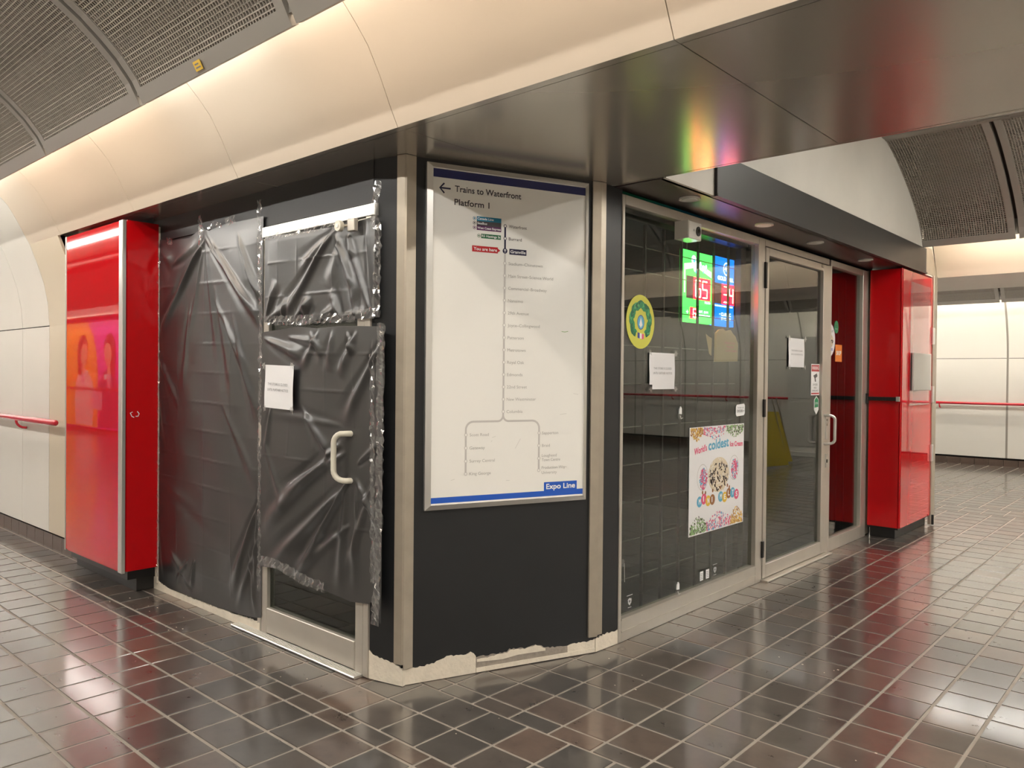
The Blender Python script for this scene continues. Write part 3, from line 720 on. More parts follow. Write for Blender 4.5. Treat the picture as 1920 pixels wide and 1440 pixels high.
def notice(fr, a0, a1, b0, b1, label, tilt=0, cut=False):
    t = thing('paper_notice', label, 'notice', tuple(fr[0]+fr[1]*a0+fr[2]*b0+fr[3]*.006), 'closed store notices')
    nx, ny = 10, 8; mb = MB(fr); P = []
    for j in range(ny+1):
        for i in range(nx+1):
            u, v = i/nx, j/ny
            P.append((a0+(a1-a0)*u+tilt*(v-.5)*(b1-b0), b0+(b1-b0)*v-tilt*(u-.5)*(a1-a0), .006+.003*math.sin(u*5+v*3)*math.sin(v*4+1)))
    mb.add(P, [(j*(nx+1)+i, j*(nx+1)+i+1, (j+1)*(nx+1)+i+1, (j+1)*(nx+1)+i) for j in range(ny) for i in range(nx) if not (cut and i == 0 and j == 0)])
    mb.build('sheet', M['paper'], t, smooth=True)
    W = a1-a0; H = b1-b0
    text('THIS STORE IS CLOSED', fr, a0+W*.14, b0+H*.545, W*.70, H*.055, M['print'], t, c=.0105, slope=-tilt)
    text('UNTIL FURTHER NOTICE', fr, a0+W*.12, b0+H*.415, W*.74, H*.055, M['print'], t, c=.0105, slope=-tilt)
    random.seed(int(a0*100))
    for k, (a, b, an) in enumerate(((a0, b1, 2.2), (a1, b1, .9), (a0+.01, b0, -2.0), (a1, b0, -.7))):
        pts = []
        for i in range(6):
            for r in (.026, .013): pts.append((a+r*random.uniform(.6, 1.2)*math.cos(i*1.05+(.5 if r < .02 else 0)), b+r*random.uniform(.6, 1.3)*math.sin(i*1.05+(.5 if r < .02 else 0))))
        MB(fr).poly(pts, .0125, .013).build('tape_corner', M['tape'], t)
    return t
notice(FG, 3.991, 4.284, 1.428, 1.647, 'white closed-store notice taped on the left pane below the wreath sticker', 0, True)
notice((Vector((-2.494, 0, 0)), FRT[1], Z, FRT[3]), 5.988, 6.304, 1.59, 1.818, 'white closed-store notice taped to the glass of the right door')

po = thing('ice_cream_poster', 'white ice cream poster with colourful sprinkles low on the left pane', 'poster', (-2.5, 4.87, .475))
MB(FG).box(4.484, 5.258, .475, 1.178, 0, .0015).build('sheet', M['paper'], po)
def ptxt(s, a, b, w_, h_, m, slope=0, bold=.003): text(s, FG, a, b, w_, h_, m, po, c=.0022, slope=slope, bold=bold)
ptxt("World's", 4.545, .998, .165, .040, M['ppink'], .12); ptxt('coldest', 4.735, 1.016, .285, .062, M['pblue'], .04, .005); ptxt('Ice Cream', 5.045, 1.025, .190, .032, M['ppink'], -.03)
random.seed(11)
def scatter(name, n, reg, mats, s=(.006, .014)):
    for m in mats:
        mb = MB(FG)
        for i in range(n//len(mats)):
            a, b = reg(); r = random.uniform(*s); an = random.random()*6
            mb.poly([(a+r*math.cos(an+k*1.57)*(1 if k % 2 else .45), b+r*math.sin(an+k*1.57)*(1 if k % 2 else .45)) for k in range(4)], .0018+random.random()*.0006)
        mb.build(name, M[m], po, kind='stuff')
def edge_reg(a0, a1, top, depth):
    def f():
        a = random.uniform(a0, a1); k = 1-abs((a-(a0+a1)/2)/((a1-a0)/2))*.55; d = random.random()**1.6*depth*k
        return a, (1.168-d) if top else (.487+d)
    return f
for (a0, a1, ms) in ((4.50, 4.66, ('pgold', 'pyel', 'pbrown')), (4.66, 4.99, ('ppink', 'pblue', 'ppink', 'white_print')), (4.99, 5.245, ('pgreen', 'pcookie', 'pgreen'))): scatter('sprinkles', 200, edge_reg(a0, a1, True, .085), ms)
for (a0, a1, ms) in ((4.50, 4.72, ('pgreen', 'pcookie', 'pgreen')), (4.72, 5.06, ('ppink', 'pblue', 'ppink')), (5.06, 5.245, ('pgold', 'pyel', 'pbrown'))): scatter('sprinkles', 230, edge_reg(a0, a1, False, .12), ms)
MB(FG).disc(4.885, .845, .150, .118, .0016, 30).build('ice_cream_scoop', M['pcream'], po)
def blob(ca, cb, ra, rb):
    def f():
        t = random.random()*6.28; r = math.sqrt(random.random()); return ca+ra*r*math.cos(t), cb+rb*r*math.sin(t)
    return f
scatter('cookie_crumbs', 60, blob(4.885, .845, .135, .105), ('pcookie',), (.012, .026)); scatter('cream_beads', 200, blob(4.885, .84, .15, .12), ('white_print', 'pcream'), (.004, .010))
for (ca, cb, sl) in ((4.66, .845, -1), (5.11, .875, 1)):
    MB(FG).strip([(ca+.072*math.cos(t*.3), cb+.085*math.sin(t*.3)) for t in range(22)], .004, .0016).build('cup_outline', M['greyline'], po)
    scatter('pink_blue_beads', 170, blob(ca+.01, cb-.01, .052, .07), ('ppink', 'pblue', 'ppink'))
for k, (ch, m) in enumerate(zip('MINI MELTS', ('pblue', 'ppink', 'pyel', 'pbrown', '', 'pblue', 'pyel', 'pbrown', 'pblue', 'ppink'))):
    if ch == ' ': continue
    a = 4.622+.0585*k; b = .688+.012*math.sin(k*1.9)+.001*k
    MB(FG).disc(a, b, .036, .036, .0022+.0001*k, 22).build('letter_disc', M[m], po)
    text(ch, FG, a-.013, b-.016, .026 if ch != 'I' else .009, .033, M['white_print'], po, c=.0034, bold=.003)
mb = MB(FG)
for (a, b) in ((4.66, .745), (4.80, .745), (4.91, .755), (5.01, .76), (5.04, .745), (4.70, .74)): mb.disc(a, b, .010, .013, .003, 12)
mb.build('dots', M['pbrown'], po, kind='stuff')

bag = thing('paper_bag', 'torn brown paper bag with faint red print behind the glass under the blue lottery sign', 'bag', (-2.53, 4.9, 1.6))
BG = (Vector((-2.545, 0, -.045)), FRT[1]*1.03, Z*1.03, FRT[3])
mb = MB(BG); mb.poly([(4.735, 1.605), (5.056, 1.614), (5.06, 1.734), (5.02, 1.785), (4.985, 1.80), (4.95, 1.825), (4.88, 1.815), (4.84, 1.828), (4.79, 1.822), (4.742, 1.795)], 0, .012); mb.build('bag_front', M['brown'], bag)
MB(BG).poly([(4.621, 1.784), (4.655, 1.77), (4.699, 1.759), (4.696, 1.645), (4.669, 1.657)], 0, .003).build('torn_flap', M['brown'], bag)
for k, (s, a, w_) in enumerate((('THANK YOU', 4.86, .15), ('PLEASE', 4.895, .10), ('COME AGAIN', 4.87, .17))): text(s, BG, a, 1.728-.026*k, w_, .014, M['ppink'], bag, c=.0126)

lab = thing('rounded_label', 'small white rounded label on the glass beside the right jamb above the poster', 'sticker', (-2.5, 5.2, 1.25))
MB(FG).poly([(5.13, 1.245), (5.145, 1.23), (5.255, 1.236), (5.268, 1.25), (5.268, 1.305), (5.255, 1.318), (5.145, 1.312), (5.13, 1.298)], 0, .0015).build('backing', M['white_print'], lab)
text('PLEASE USE', FG, 5.155, 1.285, .095, .010, M['print'], lab, c=.002); text('DOOR >', FG, 5.148, 1.258, .108, .017, M['txt'], lab, c=.002, bold=.001)
ws = thing('warning_sticker', 'white and red WARNING sticker with a camera symbol on the right door glass', 'sticker', (-2.49, 6.5, 1.36))
FD = (Vector((-2.494, 0, 0)), FRT[1], Z, FRT[3])
MB(FD).box(6.462, 6.645, 1.362, 1.622, 0, .0012).build('backing', M['white_print'], ws)
MB(FD).quad(6.470, 6.637, 1.560, 1.614, .0016).build('red_band', M['redink'], ws); text('WARNING', FD, 6.480, 1.574, .148, .028, M['white_print'], ws, c=.002, bold=.001)
MB(FD).poly([(6.51, 1.525), (6.585, 1.545), (6.60, 1.52), (6.56, 1.505), (6.57, 1.475), (6.545, 1.475), (6.535, 1.505)], .0016).build('camera_symbol', M['txt'], ws)
text('24 HOUR', FD, 6.50, 1.442, .10, .018, M['txt'], ws, c=.002); text('VIDEO', FD, 6.52, 1.417, .06, .014, M['txt'], ws, c=.002); text('SURVEILLANCE', FD, 6.485, 1.393, .13, .014, M['txt'], ws, c=.002)
MB(FD).quad(6.470, 6.637, 1.370, 1.382, .0016).build('red_line', M['redink'], ws)
gt = thing('green_tag', 'green pointed tag sticker on the door glass just below the warning sticker', 'sticker', (-2.49, 6.58, 1.2))
MB(FD).poly([(6.535, 1.24), (6.585, 1.20), (6.635, 1.24), (6.635, 1.325), (6.585, 1.355), (6.535, 1.325)], 0, .0012).build('backing', M['white_print'], gt)
MB(FD).poly([(6.545, 1.258), (6.625, 1.262), (6.625, 1.322), (6.585, 1.345), (6.545, 1.322)], .0016).build('green_field', M['leaf2'], gt)
text('OPEN', FD, 6.553, 1.285, .064, .018, M['white_print'], gt, c=.002)
ov = thing('oval_sticker', 'white oval ice cream sticker partly hidden by the right door edge', 'sticker', (-2.5, 6.92, 1.84))
MB(FG).disc(6.895, 1.838, .135, .150, .001, 36, 0).build('rim', M['purple'], ov); MB(FG).disc(6.895, 1.838, .128, .142, .0014, 36).build('backing', M['white_print'], ov)
MB(FG).disc(6.905, 1.83, .075, .058, .0018, 24).build('ice_cream_scoop', M['pcream'], ov)
random.seed(5); mb = MB(FG)
for i in range(16): a, b = blob(6.905, 1.83, .065, .05)(); mb.disc(a, b, .012, .008, .0022, 5)
mb.build('cookie_crumbs', M['pcookie'], ov, kind='stuff')
text('COLD TREATS', FG, 6.835, 1.905, .15, .020, M['txt'], ov, c=.002); text('SOLD HERE', FG, 6.85, 1.745, .12, .022, M['blue'], ov, c=.002, bold=.001)
rs = thing('round_sticker', 'small round green sticker on the narrow pane above the orange one', 'sticker', (-2.5, 7.05, 1.93))
MB(FG).disc(7.055, 1.957, .052, .056, .001, 28, 0).build('backing', M['leaf2'], rs); text('debit', FG, 7.022, 1.965, .066, .014, M['txt'], rs, c=.0015); text('here', FG, 7.028, 1.935, .055, .014, M['white_print'], rs, c=.0015)
os_ = thing('orange_sticker', 'orange square delivery sticker reading SKIP on the narrow pane', 'sticker', (-2.5, 7.11, 1.65))
MB(FG).box(7.035, 7.198, 1.652, 1.803, 0, .001).build('backing', M['orange'], os_); text('SKIP', FG, 7.055, 1.71, .12, .035, M['white_print'], os_, c=.0015, bold=.003)
# small decals along the foot of the pane
def recycle(a, b, label):
    t = thing('recycling_decal', label, 'sticker', (-2.5, a, b-.04))
    for k in range(3):
        th = k*2.094+.5; c, s = math.cos(th), math.sin(th)
        P = [(-.012, .017), (.010, .017), (.018, .004), (.024, .006), (.018, -.010), (.004, -.002), (.010, 0), (.004, .008), (-.012, .008)]
        MB(FG).poly([(a+(p*c-q*s)*.95, b+(p*s+q*c)) for p, q in P], .0006, .001).build('arrow', M['white_print'], t)
    MB(FG).quad(a-.03, a+.03, b+.034, b+.037, .0008).build('bar', M['white_print'], t); MB(FG).quad(a-.018, a+.018, b-.036, b-.033, .0008).build('bar', M['white_print'], t)
recycle(3.815, .205, 'white recycling arrows decal at the lower left corner of the left pane')
recycle(4.849, .205, 'white recycling arrows decal low on the pane under the poster')
dc = thing('handling_decal', 'pair of tiny white square decals beside the recycling arrows under the poster', 'sticker', (-2.5, 4.7, .17))
for a in (4.664, 4.745):
    MB(FG).box(a-.022, a+.022, .165, .225, 0, .0008).build('backing', M['white_print'], dc)
    mb = MB(FG)
    for k in range(4): mb.quad(a-.016, a+.016, .175+.011*k, .179+.011*k, .0012)
    mb.build('print', M['print'], dc, kind='stuff')
for a, z, l in ((4.35, .158, 'white shell-shaped suction hook at the foot of the left pane'), (4.355, 1.26, 'clear suction hook over the handrail reflection below the notice')):
    h = thing('suction_hook', l, 'hook', (-2.49, a, z))
    MB(FG).disc(a, z, .022, .024, .006, 20, 0).build('cup', M['acrylic'], h); MB(FG).poly([(a-.014, z+.012), (a+.016, z+.010), (a+.014, z+.045), (a+.004, z+.058), (a-.010, z+.04)], .002, .009).build('cap', M['white_print'], h)
    MB(FG).tube([(a, z, .006), (a+.004, z-.02, .012), (a+.012, z-.012, .018)], .0025, 6).build('hook_end', M['alu_bright'], h)
so = thing('suction_hook', 'broken suction hook at the left edge of the pane near the floor', 'hook', (-2.49, 3.73, .42))
MB(FG).disc(3.735, .44, .020, .022, .006, 16, 0).build('cup', M['acrylic'], so); MB(FG).tube([(3.745, .44, .008), (3.75, .33, .008)], .0015, 5).build('cord', M['alu_bright'], so)

# ------------------------------------------------------------------ line map board
bd = thing('map_board', 'tall white rail line map board in an aluminium frame on the charcoal corner wall', 'sign', tuple(FM[0]+D*.57+Z*.84))
a0, a1, b0, b1 = .118, 1.030, .842, 2.530
w_ = .026
for nm, P in (('frame_stile', [(a0, b0), (a0+w_, b0+w_), (a0+w_, b1-w_), (a0, b1)]), ('frame_stile', [(a1, b0), (a1, b1), (a1-w_, b1-w_), (a1-w_, b0+w_)]),
              ('frame_rail', [(a0, b1), (a0+w_, b1-w_), (a1-w_, b1-w_), (a1, b1)]), ('frame_rail', [(a0, b0), (a1, b0), (a1-w_, b0+w_), (a0+w_, b0+w_)])):
    # outer edge low, inner edge high: a sloped picture-frame section
    inn = lambda p: a0+.01 < p[0] < a1-.01 and b0+.01 < p[1] < b1-.01
    mb = MB(FM); n = 4
    mb.add([(p[0], p[1], 0) for p in P]+[(p[0], p[1], .036 if inn(p) else .020) for p in P], [(3, 2, 1, 0), (4, 5, 6, 7)]+[(i, (i+1) % 4, 4+(i+1) % 4, 4+i) for i in range(4)])
    mb.build(nm, M['alu_bright'], bd)
MB(FM).box(a0+w_, a1-w_, b0+w_, b1-w_, .004, .029).build('map_face', M['map'], bd)
def mq(x0, x1, y0, y1, m, name='band', c=.0296): return MB(FM).quad(x0, x1, y0, y1, c).build(name, M[m], bd)
def mt(s, a, b, w_, h_, m, slope=0, bold=0, c=.0300): return text(s, FM, a, b, w_, h_, M[m], bd, c=c, bold=bold)
mq(.146, 1.003, 2.459, 2.500, 'navyband'); mq(.146, 1.003, .876, .904, 'blue'); mq(.769, .967, .900, .949, 'blue', 'line_tab', .0298)
mt('Expo Line', .782, .912, .172, .026, 'white_print', bold=.0018, c=.0303)
MB(FM).strip([(.180, 2.409), (.236, 2.409)], .008, .0298).build('arrow_shaft', M['ink'], bd); MB(FM).strip([(.203, 2.433), (.180, 2.409), (.203, 2.385)], .008, .0299).build('arrow_head', M['ink'], bd)
mt('Trains to Waterfront', .258, 2.398, .362, .029, 'txt', bold=.0010); mt('Platform 1', .256, 2.333, .187, .029, 'txt', bold=.0010)
zs = 2.255
MB(FM).strip([(.5325, 2.255), (.5325, 2.130)], .010, .0297).build('route_line', M['ink'], bd)
path = [(.5325, 2.130), (.5305, 1.319), (.5305, 1.30)]
MB(FM).strip(path, .010, .0296).build('route_line', M['greyline'], bd)
def arcp(cx, cy, r, t0, t1, n=8): return [(cx+r*math.cos(t0+(t1-t0)*i/n), cy+r*math.sin(t0+(t1-t0)*i/n)) for i in range(n+1)]
R2 = .03
left = [(.5305, 1.31)] + arcp(.5005, 1.301, .030, 0, -math.pi/2) + arcp(.367, 1.231, .040, math.pi/2, math.pi) + [(.3275, 1.013)]
right = [(.5305, 1.31)] + arcp(.5605, 1.301, .030, math.pi, math.pi*1.5) + arcp(.697, 1.231, .040, math.pi/2, 0) + [(.737, 1.013)]
MB(FM).strip(left, .010, .02965).build('route_line', M['greyline'], bd); MB(FM).strip(right, .010, .0297).build('route_line', M['greyline'], bd)
def stop(a, b, dark):
    MB(FM).disc(a, b, .0088, .0088, .0300, 18).build('stop_ring', M['ink' if dark else 'greyline'], bd); MB(FM).disc(a, b, .0058, .0058, .0302, 16).build('stop_dot', M['map'], bd)
names = [('Waterfront', .101, 1), ('Burrard', .073, 1), None, ('Stadium\u2013Chinatown', .196, 0), ('Main Street\u2013Science World', .259, 0), ('Commercial\u2013Broadway', .222, 0), ('Nanaimo', .085, 0), ('29th Avenue', .119, 0),
         ('Joyce\u2013Collingwood', .184, 0), ('Patterson', .092, 0), ('Metrotown', .104, 0), ('Royal Oak', .096, 0), ('Edmonds', .088, 0), ('22nd Street', .114, 0), ('New Westminster', .167, 0), ('Columbia', .091, 0)]
for i, it in enumerate(names):
    z = 2.255-.0624*i
    if it is None: continue
    stop(.5325-.0001*i, z, it[2]); mt(it[0], .5535-.0003*i, z-.0075, it[1], .015, 'txt' if it[2] else 'greyink')
MB(FM).disc(.5325, 2.130, .0135, .0135, .0300, 22).build('here_disc', M['ink'], bd); MB(FM).strip([(.5325, 2.122), (.5325, 2.137)], .003, .0303).strip([(.527, 2.132), (.5325, 2.1385), (.538, 2.132)], .003, .0304).build('here_arrow', M['white_print'], bd)
mq(.557, .654, 2.114, 2.143, 'ink', 'name_tab'); mt('Granville', .563, 2.1215, .085, .0145, 'white_print', bold=.0008, c=.0301)
MB(FM).poly([(.352, 2.114), (.493, 2.114), (.493, 2.120), (.507, 2.129), (.493, 2.138), (.493, 2.144), (.352, 2.144)], .0296).build('here_tab', M['redink'], bd); mt('You are here', .360, 2.1215, .127, .0150, 'white_print', bold=.0008, c=.0301)
for z0, z1, m, s, w2_ in ((2.2675, 2.290, 'teal', 'Canada Line', .088), (2.2445, 2.2675, 'dgrey', 'SeaBus', .052), (2.222, 2.2445, 'purple', 'West Coast Express', .127)):
    mq(.376, .5105, z0, z1, m, 'name_tab'); mt(s, .3795, z0+.0065, w2_, .0105, 'white_print', bold=.0006, c=.0301)
    MB(FM).disc(.3635, (z0+z1)/2, .0088, .0088, .0297, 16).build('mode_ring', M[m], bd); MB(FM).disc(.3635, (z0+z1)/2, .0068, .0068, .0299, 14).build('mode_disc', M['map'], bd); mq(.3600, .3670, (z0+z1)/2-.0035, (z0+z1)/2+.0035, m, 'mode_mark', .0301)
mq(.400, .509, 2.1835, 2.2055, 'green', 'name_tab'); mt('R5 Hastings St', .4035, 2.1895, .102, .0108, 'white_print', bold=.0006, c=.0301)
MB(FM).disc(.388, 2.1945, .0088, .0088, .0297, 16).build('mode_ring', M['green'], bd); MB(FM).disc(.388, 2.1945, .0068, .0068, .0299, 14).build('mode_disc', M['map'], bd); mq(.384, .392, 2.192, 2.197, 'green', 'mode_mark', .0301)
for z, s, w2_ in ((1.206, 'Scott Road', .104), (1.141, 'Gateway', .083), (1.076, 'Surrey Central', .138), (1.013, 'King George', .117)): stop(.3275, z, 0); mt(s, .3475, z-.0075, w2_, .0145, 'greyink')
for z, s, w2_ in ((1.206, 'Sapperton', .096), (1.141, 'Braid', .047)): stop(.737, z, 0); mt(s, .7545, z-.0075, w2_, .0145, 'greyink')
stop(.737, 1.075, 0); mt('Lougheed', .7545, 1.0815, .088, .0145, 'greyink'); mt('Town Centre', .7545, 1.059, .109, .0145, 'greyink')
stop(.737, 1.013, 0); mt('Production Way\u2013', .7545, 1.0185, .152, .0145, 'greyink'); mt('University', .7545, .993, .090, .0145, 'greyink')
MB(FM).strip([(.865, 1.735), (.885, 1.733), (.905, 1.737)], .003, .0300).build('pen_mark', M['pgreen'], bd)
mb = MB(FM)
for a, b, c_, d_ in ((.47, 1.19, .49, 1.195), (.47, 1.175, .465, 1.168), (.60, 1.13, .63, 1.18), (.94, 1.41, .97, 1.405), (.25, .985, .27, .99), (.55, .97, .57, .969), (.86, 1.30, .90, 1.305)): mb.strip([(a, b), (c_, d_)], .0015, .02975)
mb.build('scratches', M['greyline'], bd, kind='stuff')

# ------------------------------------------------------------------ red columns
rc = thing('display_column', 'red glass-faced column with a grey edge strip left of the black plastic sheeting', 'column', (-5.95, 2.3, 0), 'red display columns')
MB().box(-6.44, -5.462, 2.152, 2.39, .155, 2.515).build('core', M['redside'], rc)
F1 = (Vector((0, 2.152, 0)), Vector((1, 0, 0)), Z, Vector((0, -1, 0)))
MB(F1).box(-6.445, -5.472, .165, 2.512, 0, .008).build('glass_front', M['red'], rc)
MB(F1).cham(-5.472, -5.412, .155, 2.515, -.01, .014, .004).build('edge_strip', M['alu_bright'], rc)
MB(F1).cham(-6.466, -6.447, .155, 2.515, -.02, .012, .003).build('edge_strip', M['alu'], rc)
MB().box(-5.458, -5.405, 2.168, 2.374, .165, 2.515).build('side_panel', M['redside'], rc)
MB().box(-5.44, -5.408, 2.374, 2.388, .05, 2.50).build('edge_filler', M['peel'], rc)
MB().box(-6.47, -5.44, 2.19, 2.39, .10, .155).build('plinth_cap', M['blackmetal'], rc)
MB().box(-6.56, -5.47, 2.262, 2.39, 0.006, .10).build('plinth', M['black'], rc)
SD = (Vector((-5.404, 0, 0)), Vector((0, 1, 0)), Z, Vector((1, 0, 0)))
for k, p in enumerate(([(2.205, 1.235), (2.19, 1.228), (2.20, 1.205), (2.215, 1.198)], [(2.235, 1.238), (2.248, 1.222), (2.240, 1.205), (2.225, 1.205)])): MB(SD).strip(p, .006, .0005).build('paint_chip', M['white_print'], rc)
rr = thing('display_column', 'red column at the right end of the glass front with a black latch bar', 'column', (-2.32, 8.4, 0), 'red display columns')
MB().box(-2.455, -2.180, 7.80, 8.93, .115, 2.53).build('core', M['redside'], rr)
MB((Vector((0, 7.80, 0)), Vector((1, 0, 0)), Z, Vector((0, -1, 0)))).box(-2.452, -2.185, .120, 2.525, 0, .014).build('side_panel', M['redside'], rr)
MB(G).box(7.80, 8.80, .120, 2.525, -.012, 0).build('glass_front', M['red'], rr)
mb = MB(); mb.tube([(-2.176, 7.79, .12), (-2.176, 7.79, 2.53)], .009, 6); mb.build('edge_strip', M['redside'], rr)
MB(G).cham(8.805, 8.935, .02, 2.56, -.02, .012, .004).build('metal_post', M['alu_worn'], rr)
MB().box(-2.45, -2.228, 7.86, 8.88, .006, .118).build('plinth', M['black'], rr); MB().box(-2.46, -2.19, 7.82, 8.90, .095, .115).build('plinth_cap', M['blackmetal'], rr)
F8 = (Vector((0, 7.786, 0)), Vector((1, 0, 0)), Z, Vector((0, -1, 0)))
MB(F8).cham(-2.465, -2.185, 1.300, 1.335, 0, .022, .004).build('latch_bar', M['blackmetal'], rr); MB(F8).cham(-2.475, -2.455, 1.27, 1.365, 0, .026, .004).build('latch_plate', M['blackmetal'], rr)
MB(F8).cham(-2.205, -2.172, 1.295, 1.34, .022, .034, .003).build('latch_tip', M['alu_bright'], rr)
for z in (1.944, 1.35, .754): MB(G).cham(8.775, 8.835, z-.085, z+.085, .002, .020, .004).build('hinge', M['alu_bright'], rr)
MB(G).tube([(8.83, .02, .02), (8.83, .12, .02)], .012, 8).build('floor_bolt', M['blackmetal'], rr)
ac = thing('acrylic_holder', 'clear acrylic sheet mounted on the glossy face of the right red column', 'holder', (-2.16, 8.35, 1.26))
MB(G).box(8.018, 8.680, 1.262, 2.425, .004, .010).build('clear_sheet', M['acrylic'], ac)
MB(G).box(8.018, 8.680, 1.256, 1.262, .002, .012).build('sheet_edge', M['alu_bright'], ac)
gc = thing('grey_box', 'flat grey box set on the face of the right red column', 'cabinet', (-2.15, 8.35, 1.39))
MB(G).cham(8.045, 8.63, 1.395, 1.755, .016, .034, .006).build('box_front', M['greybox'], gc); MB(G).box(8.63, 8.66, 1.392, 1.758, .016, .030).build('side_flange', M['alu_bright'], gc)  # thin grey box standing just in front of the clear sheet

# ------------------------------------------------------------------ left door and plastic sheeting
d2 = struct('door_2', (-3.57, 2.39, 0))
MB(FL).cham(-4.075, -3.045, 2.275, 2.335, -.04, .012, .003).build('frame_head', M['alu_bright'], d2)
MB(FL).cham(-3.118, -3.078, .01, 2.275, -.05, .010, .003).build('frame_jamb', M['alu'], d2); MB(FL).cham(-4.11, -4.075, .01, 2.3, -.05, .008, .003).build('frame_jamb', M['alu'], d2)
MB(FL).cham(-3.186, -3.122, .012, 2.27, -.045, .006, .003).build('door_stile', M['alu'], d2); MB(FL).cham(-4.072, -4.01, .012, 2.27, -.045, .006, .003).build('door_stile', M['alu'], d2)
MB(FL).cham(-4.01, -3.188, .022, .165, -.045, .008, .004).build('bottom_rail', M['alu'], d2)
MB(FL).box(-4.01, -3.188, .165, 2.27, -.022, -.016).build('pane', M['darkglass'], d2)
MB(FL).cham(-4.32, -3.12, .006, .018, -.01, .060, .004).build('threshold', M['alu_bright'], d2)
mb = MB(FL)
for k in range(4): mb.box(-4.31, -3.125, .018, .0205, .008+.011*k, .012+.011*k)
mb.build('threshold_ridge', M['alu_bright'], d2, kind='stuff')
pts = [(-3.235, 1.215, .02), (-3.27, 1.215, .055)]
hp = [(-3.215, 1.21, 0), (-3.225, 1.212, .05)] 
hp = [(-3.19, 1.205, .0), (-3.215, 1.205, .045)] + [(-3.235-.05*math.sin(t), 1.205-.05*(1-math.cos(t)), .05+.02*math.sin(t)) for t in [i*math.pi/10 for i in range(1, 6)]] + [(-3.285+.05*(1-math.cos(t)), 1.02-.05*math.sin(t), .07-.02*(1-math.cos(t))) for t in [i*math.pi/10 for i in range(0, 6)]] + [(-3.215, .97, .045), (-3.19, .97, 0)]
MB(FL).tube(hp, .0145, 12).build('pull_handle', M['door_white'], d2, smooth=True)
rl = thing('door_roller', 'small pale roller on a bracket at the top right of the left door', 'hardware', (-3.2, 2.36, 2.22))
MB(FL).cham(-3.20, -3.145, 2.205, 2.265, .036, .06, .003).build('bracket', M['alu'], rl)
MB(FL).disc(-3.245, 2.235, .026, .026, .085, 20, .062).build('wheel', M['door_white'], rl); MB(FL).disc(-3.245, 2.235, .009, .009, .090, 12, .085).build('hub', M['alu_bright'], rl); MB(FL).tube([(-3.245, 2.235, .062), (-3.19, 2.235, .052)], .006, 8).build('axle', M['alu_worn'], rl)

def interp(tab, x):
    for (x0, y0), (x1, y1) in zip(tab, tab[1:]):
        if x <= x1: t = (x-x0)/(x1-x0) if x1 > x0 else 0; return y0+(y1-y0)*max(0, t)
    return tab[-1][1]
def segd(px, py, a, b):
    dx, dy = b[0]-a[0], b[1]-a[1]; l2 = dx*dx+dy*dy
    t = ((px-a[0])*dx+(py-a[1])*dy)/l2; tc = min(1, max(0, t)); ex, ey = px-a[0]-dx*tc, py-a[1]-dy*tc
    return math.hypot(ex, ey), t, ((px-a[0])*dy-(py-a[1])*dx)/math.sqrt(l2)
def sheet(name, label, x0, x1, top, bot, folds, creases, nx, nz, depth, seed, pinL=0, pinR=0):
    random.seed(seed)
    t = thing(name, label, 'plastic sheet', (x0+(x1-x0)/2, 2.37, interp(bot, (x0+x1)/2)), 'black plastic sheets over the left shop face')
    F_l = [(a, b, random.uniform(.6, 1.1)*(A if A else 1), W or random.uniform(.018, .04)) for a, b, A, W in folds]
    ph = [random.uniform(0, 6) for _ in range(8)]
    P = []
    for j in range(nz+1):
        v = j/nz
        for i in range(nx+1):
            u = i/nx; x = x0+(x1-x0)*u
            zb = interp(bot, x); zt = interp(top, x); z = zb+(zt-zb)*v
            h = .006*math.sin(5*x+ph[0]+1.3*z)*math.sin(3.1*z+ph[1]) + .003*math.sin(13*x+ph[2]+5*z)*math.sin(9*z+ph[3])
            for a, b, A, W in F_l:
                d, tt, sd = segd(x, z, a, b)
                wd = W*(.35+.9*min(1, max(0, tt)))
                if d < 3.2*wd:
                    e = min(1, max(0, tt*5+.15))*min(1, max(.0, (1.05-tt)*3))
                    h += A*.017*e*math.exp(-(sd/wd)**2)*(1 if d < 2.2*wd else .5) - A*.007*e*math.exp(-((sd-1.6*wd)/wd)**2)
            for a, b, A in creases:
                d, tt, sd = segd(x, z, a, b)
                if d < .02: h += A*.0032*math.exp(-(d/.0045)**2)*(.5+.5*math.sin(tt*11+a[0]*9))
                if 0 < tt < 1 and abs(sd) < .12: h += A*.0016*math.exp(-abs(sd)/.05)
            edge = min(u, 1-u, (1-v)); h *= min(1, .25+edge*14)
            P.append((x, z, depth+.008+max(-.006, h)))
    mb = MB(FL); mb.add(P, [(j*(nx+1)+i, j*(nx+1)+i+1, (j+1)*(nx+1)+i+1, (j+1)*(nx+1)+i) for j in range(nz) for i in range(nx)])
    mb.build('film', M['plastic'], t, smooth=True, fix=False)
    return t
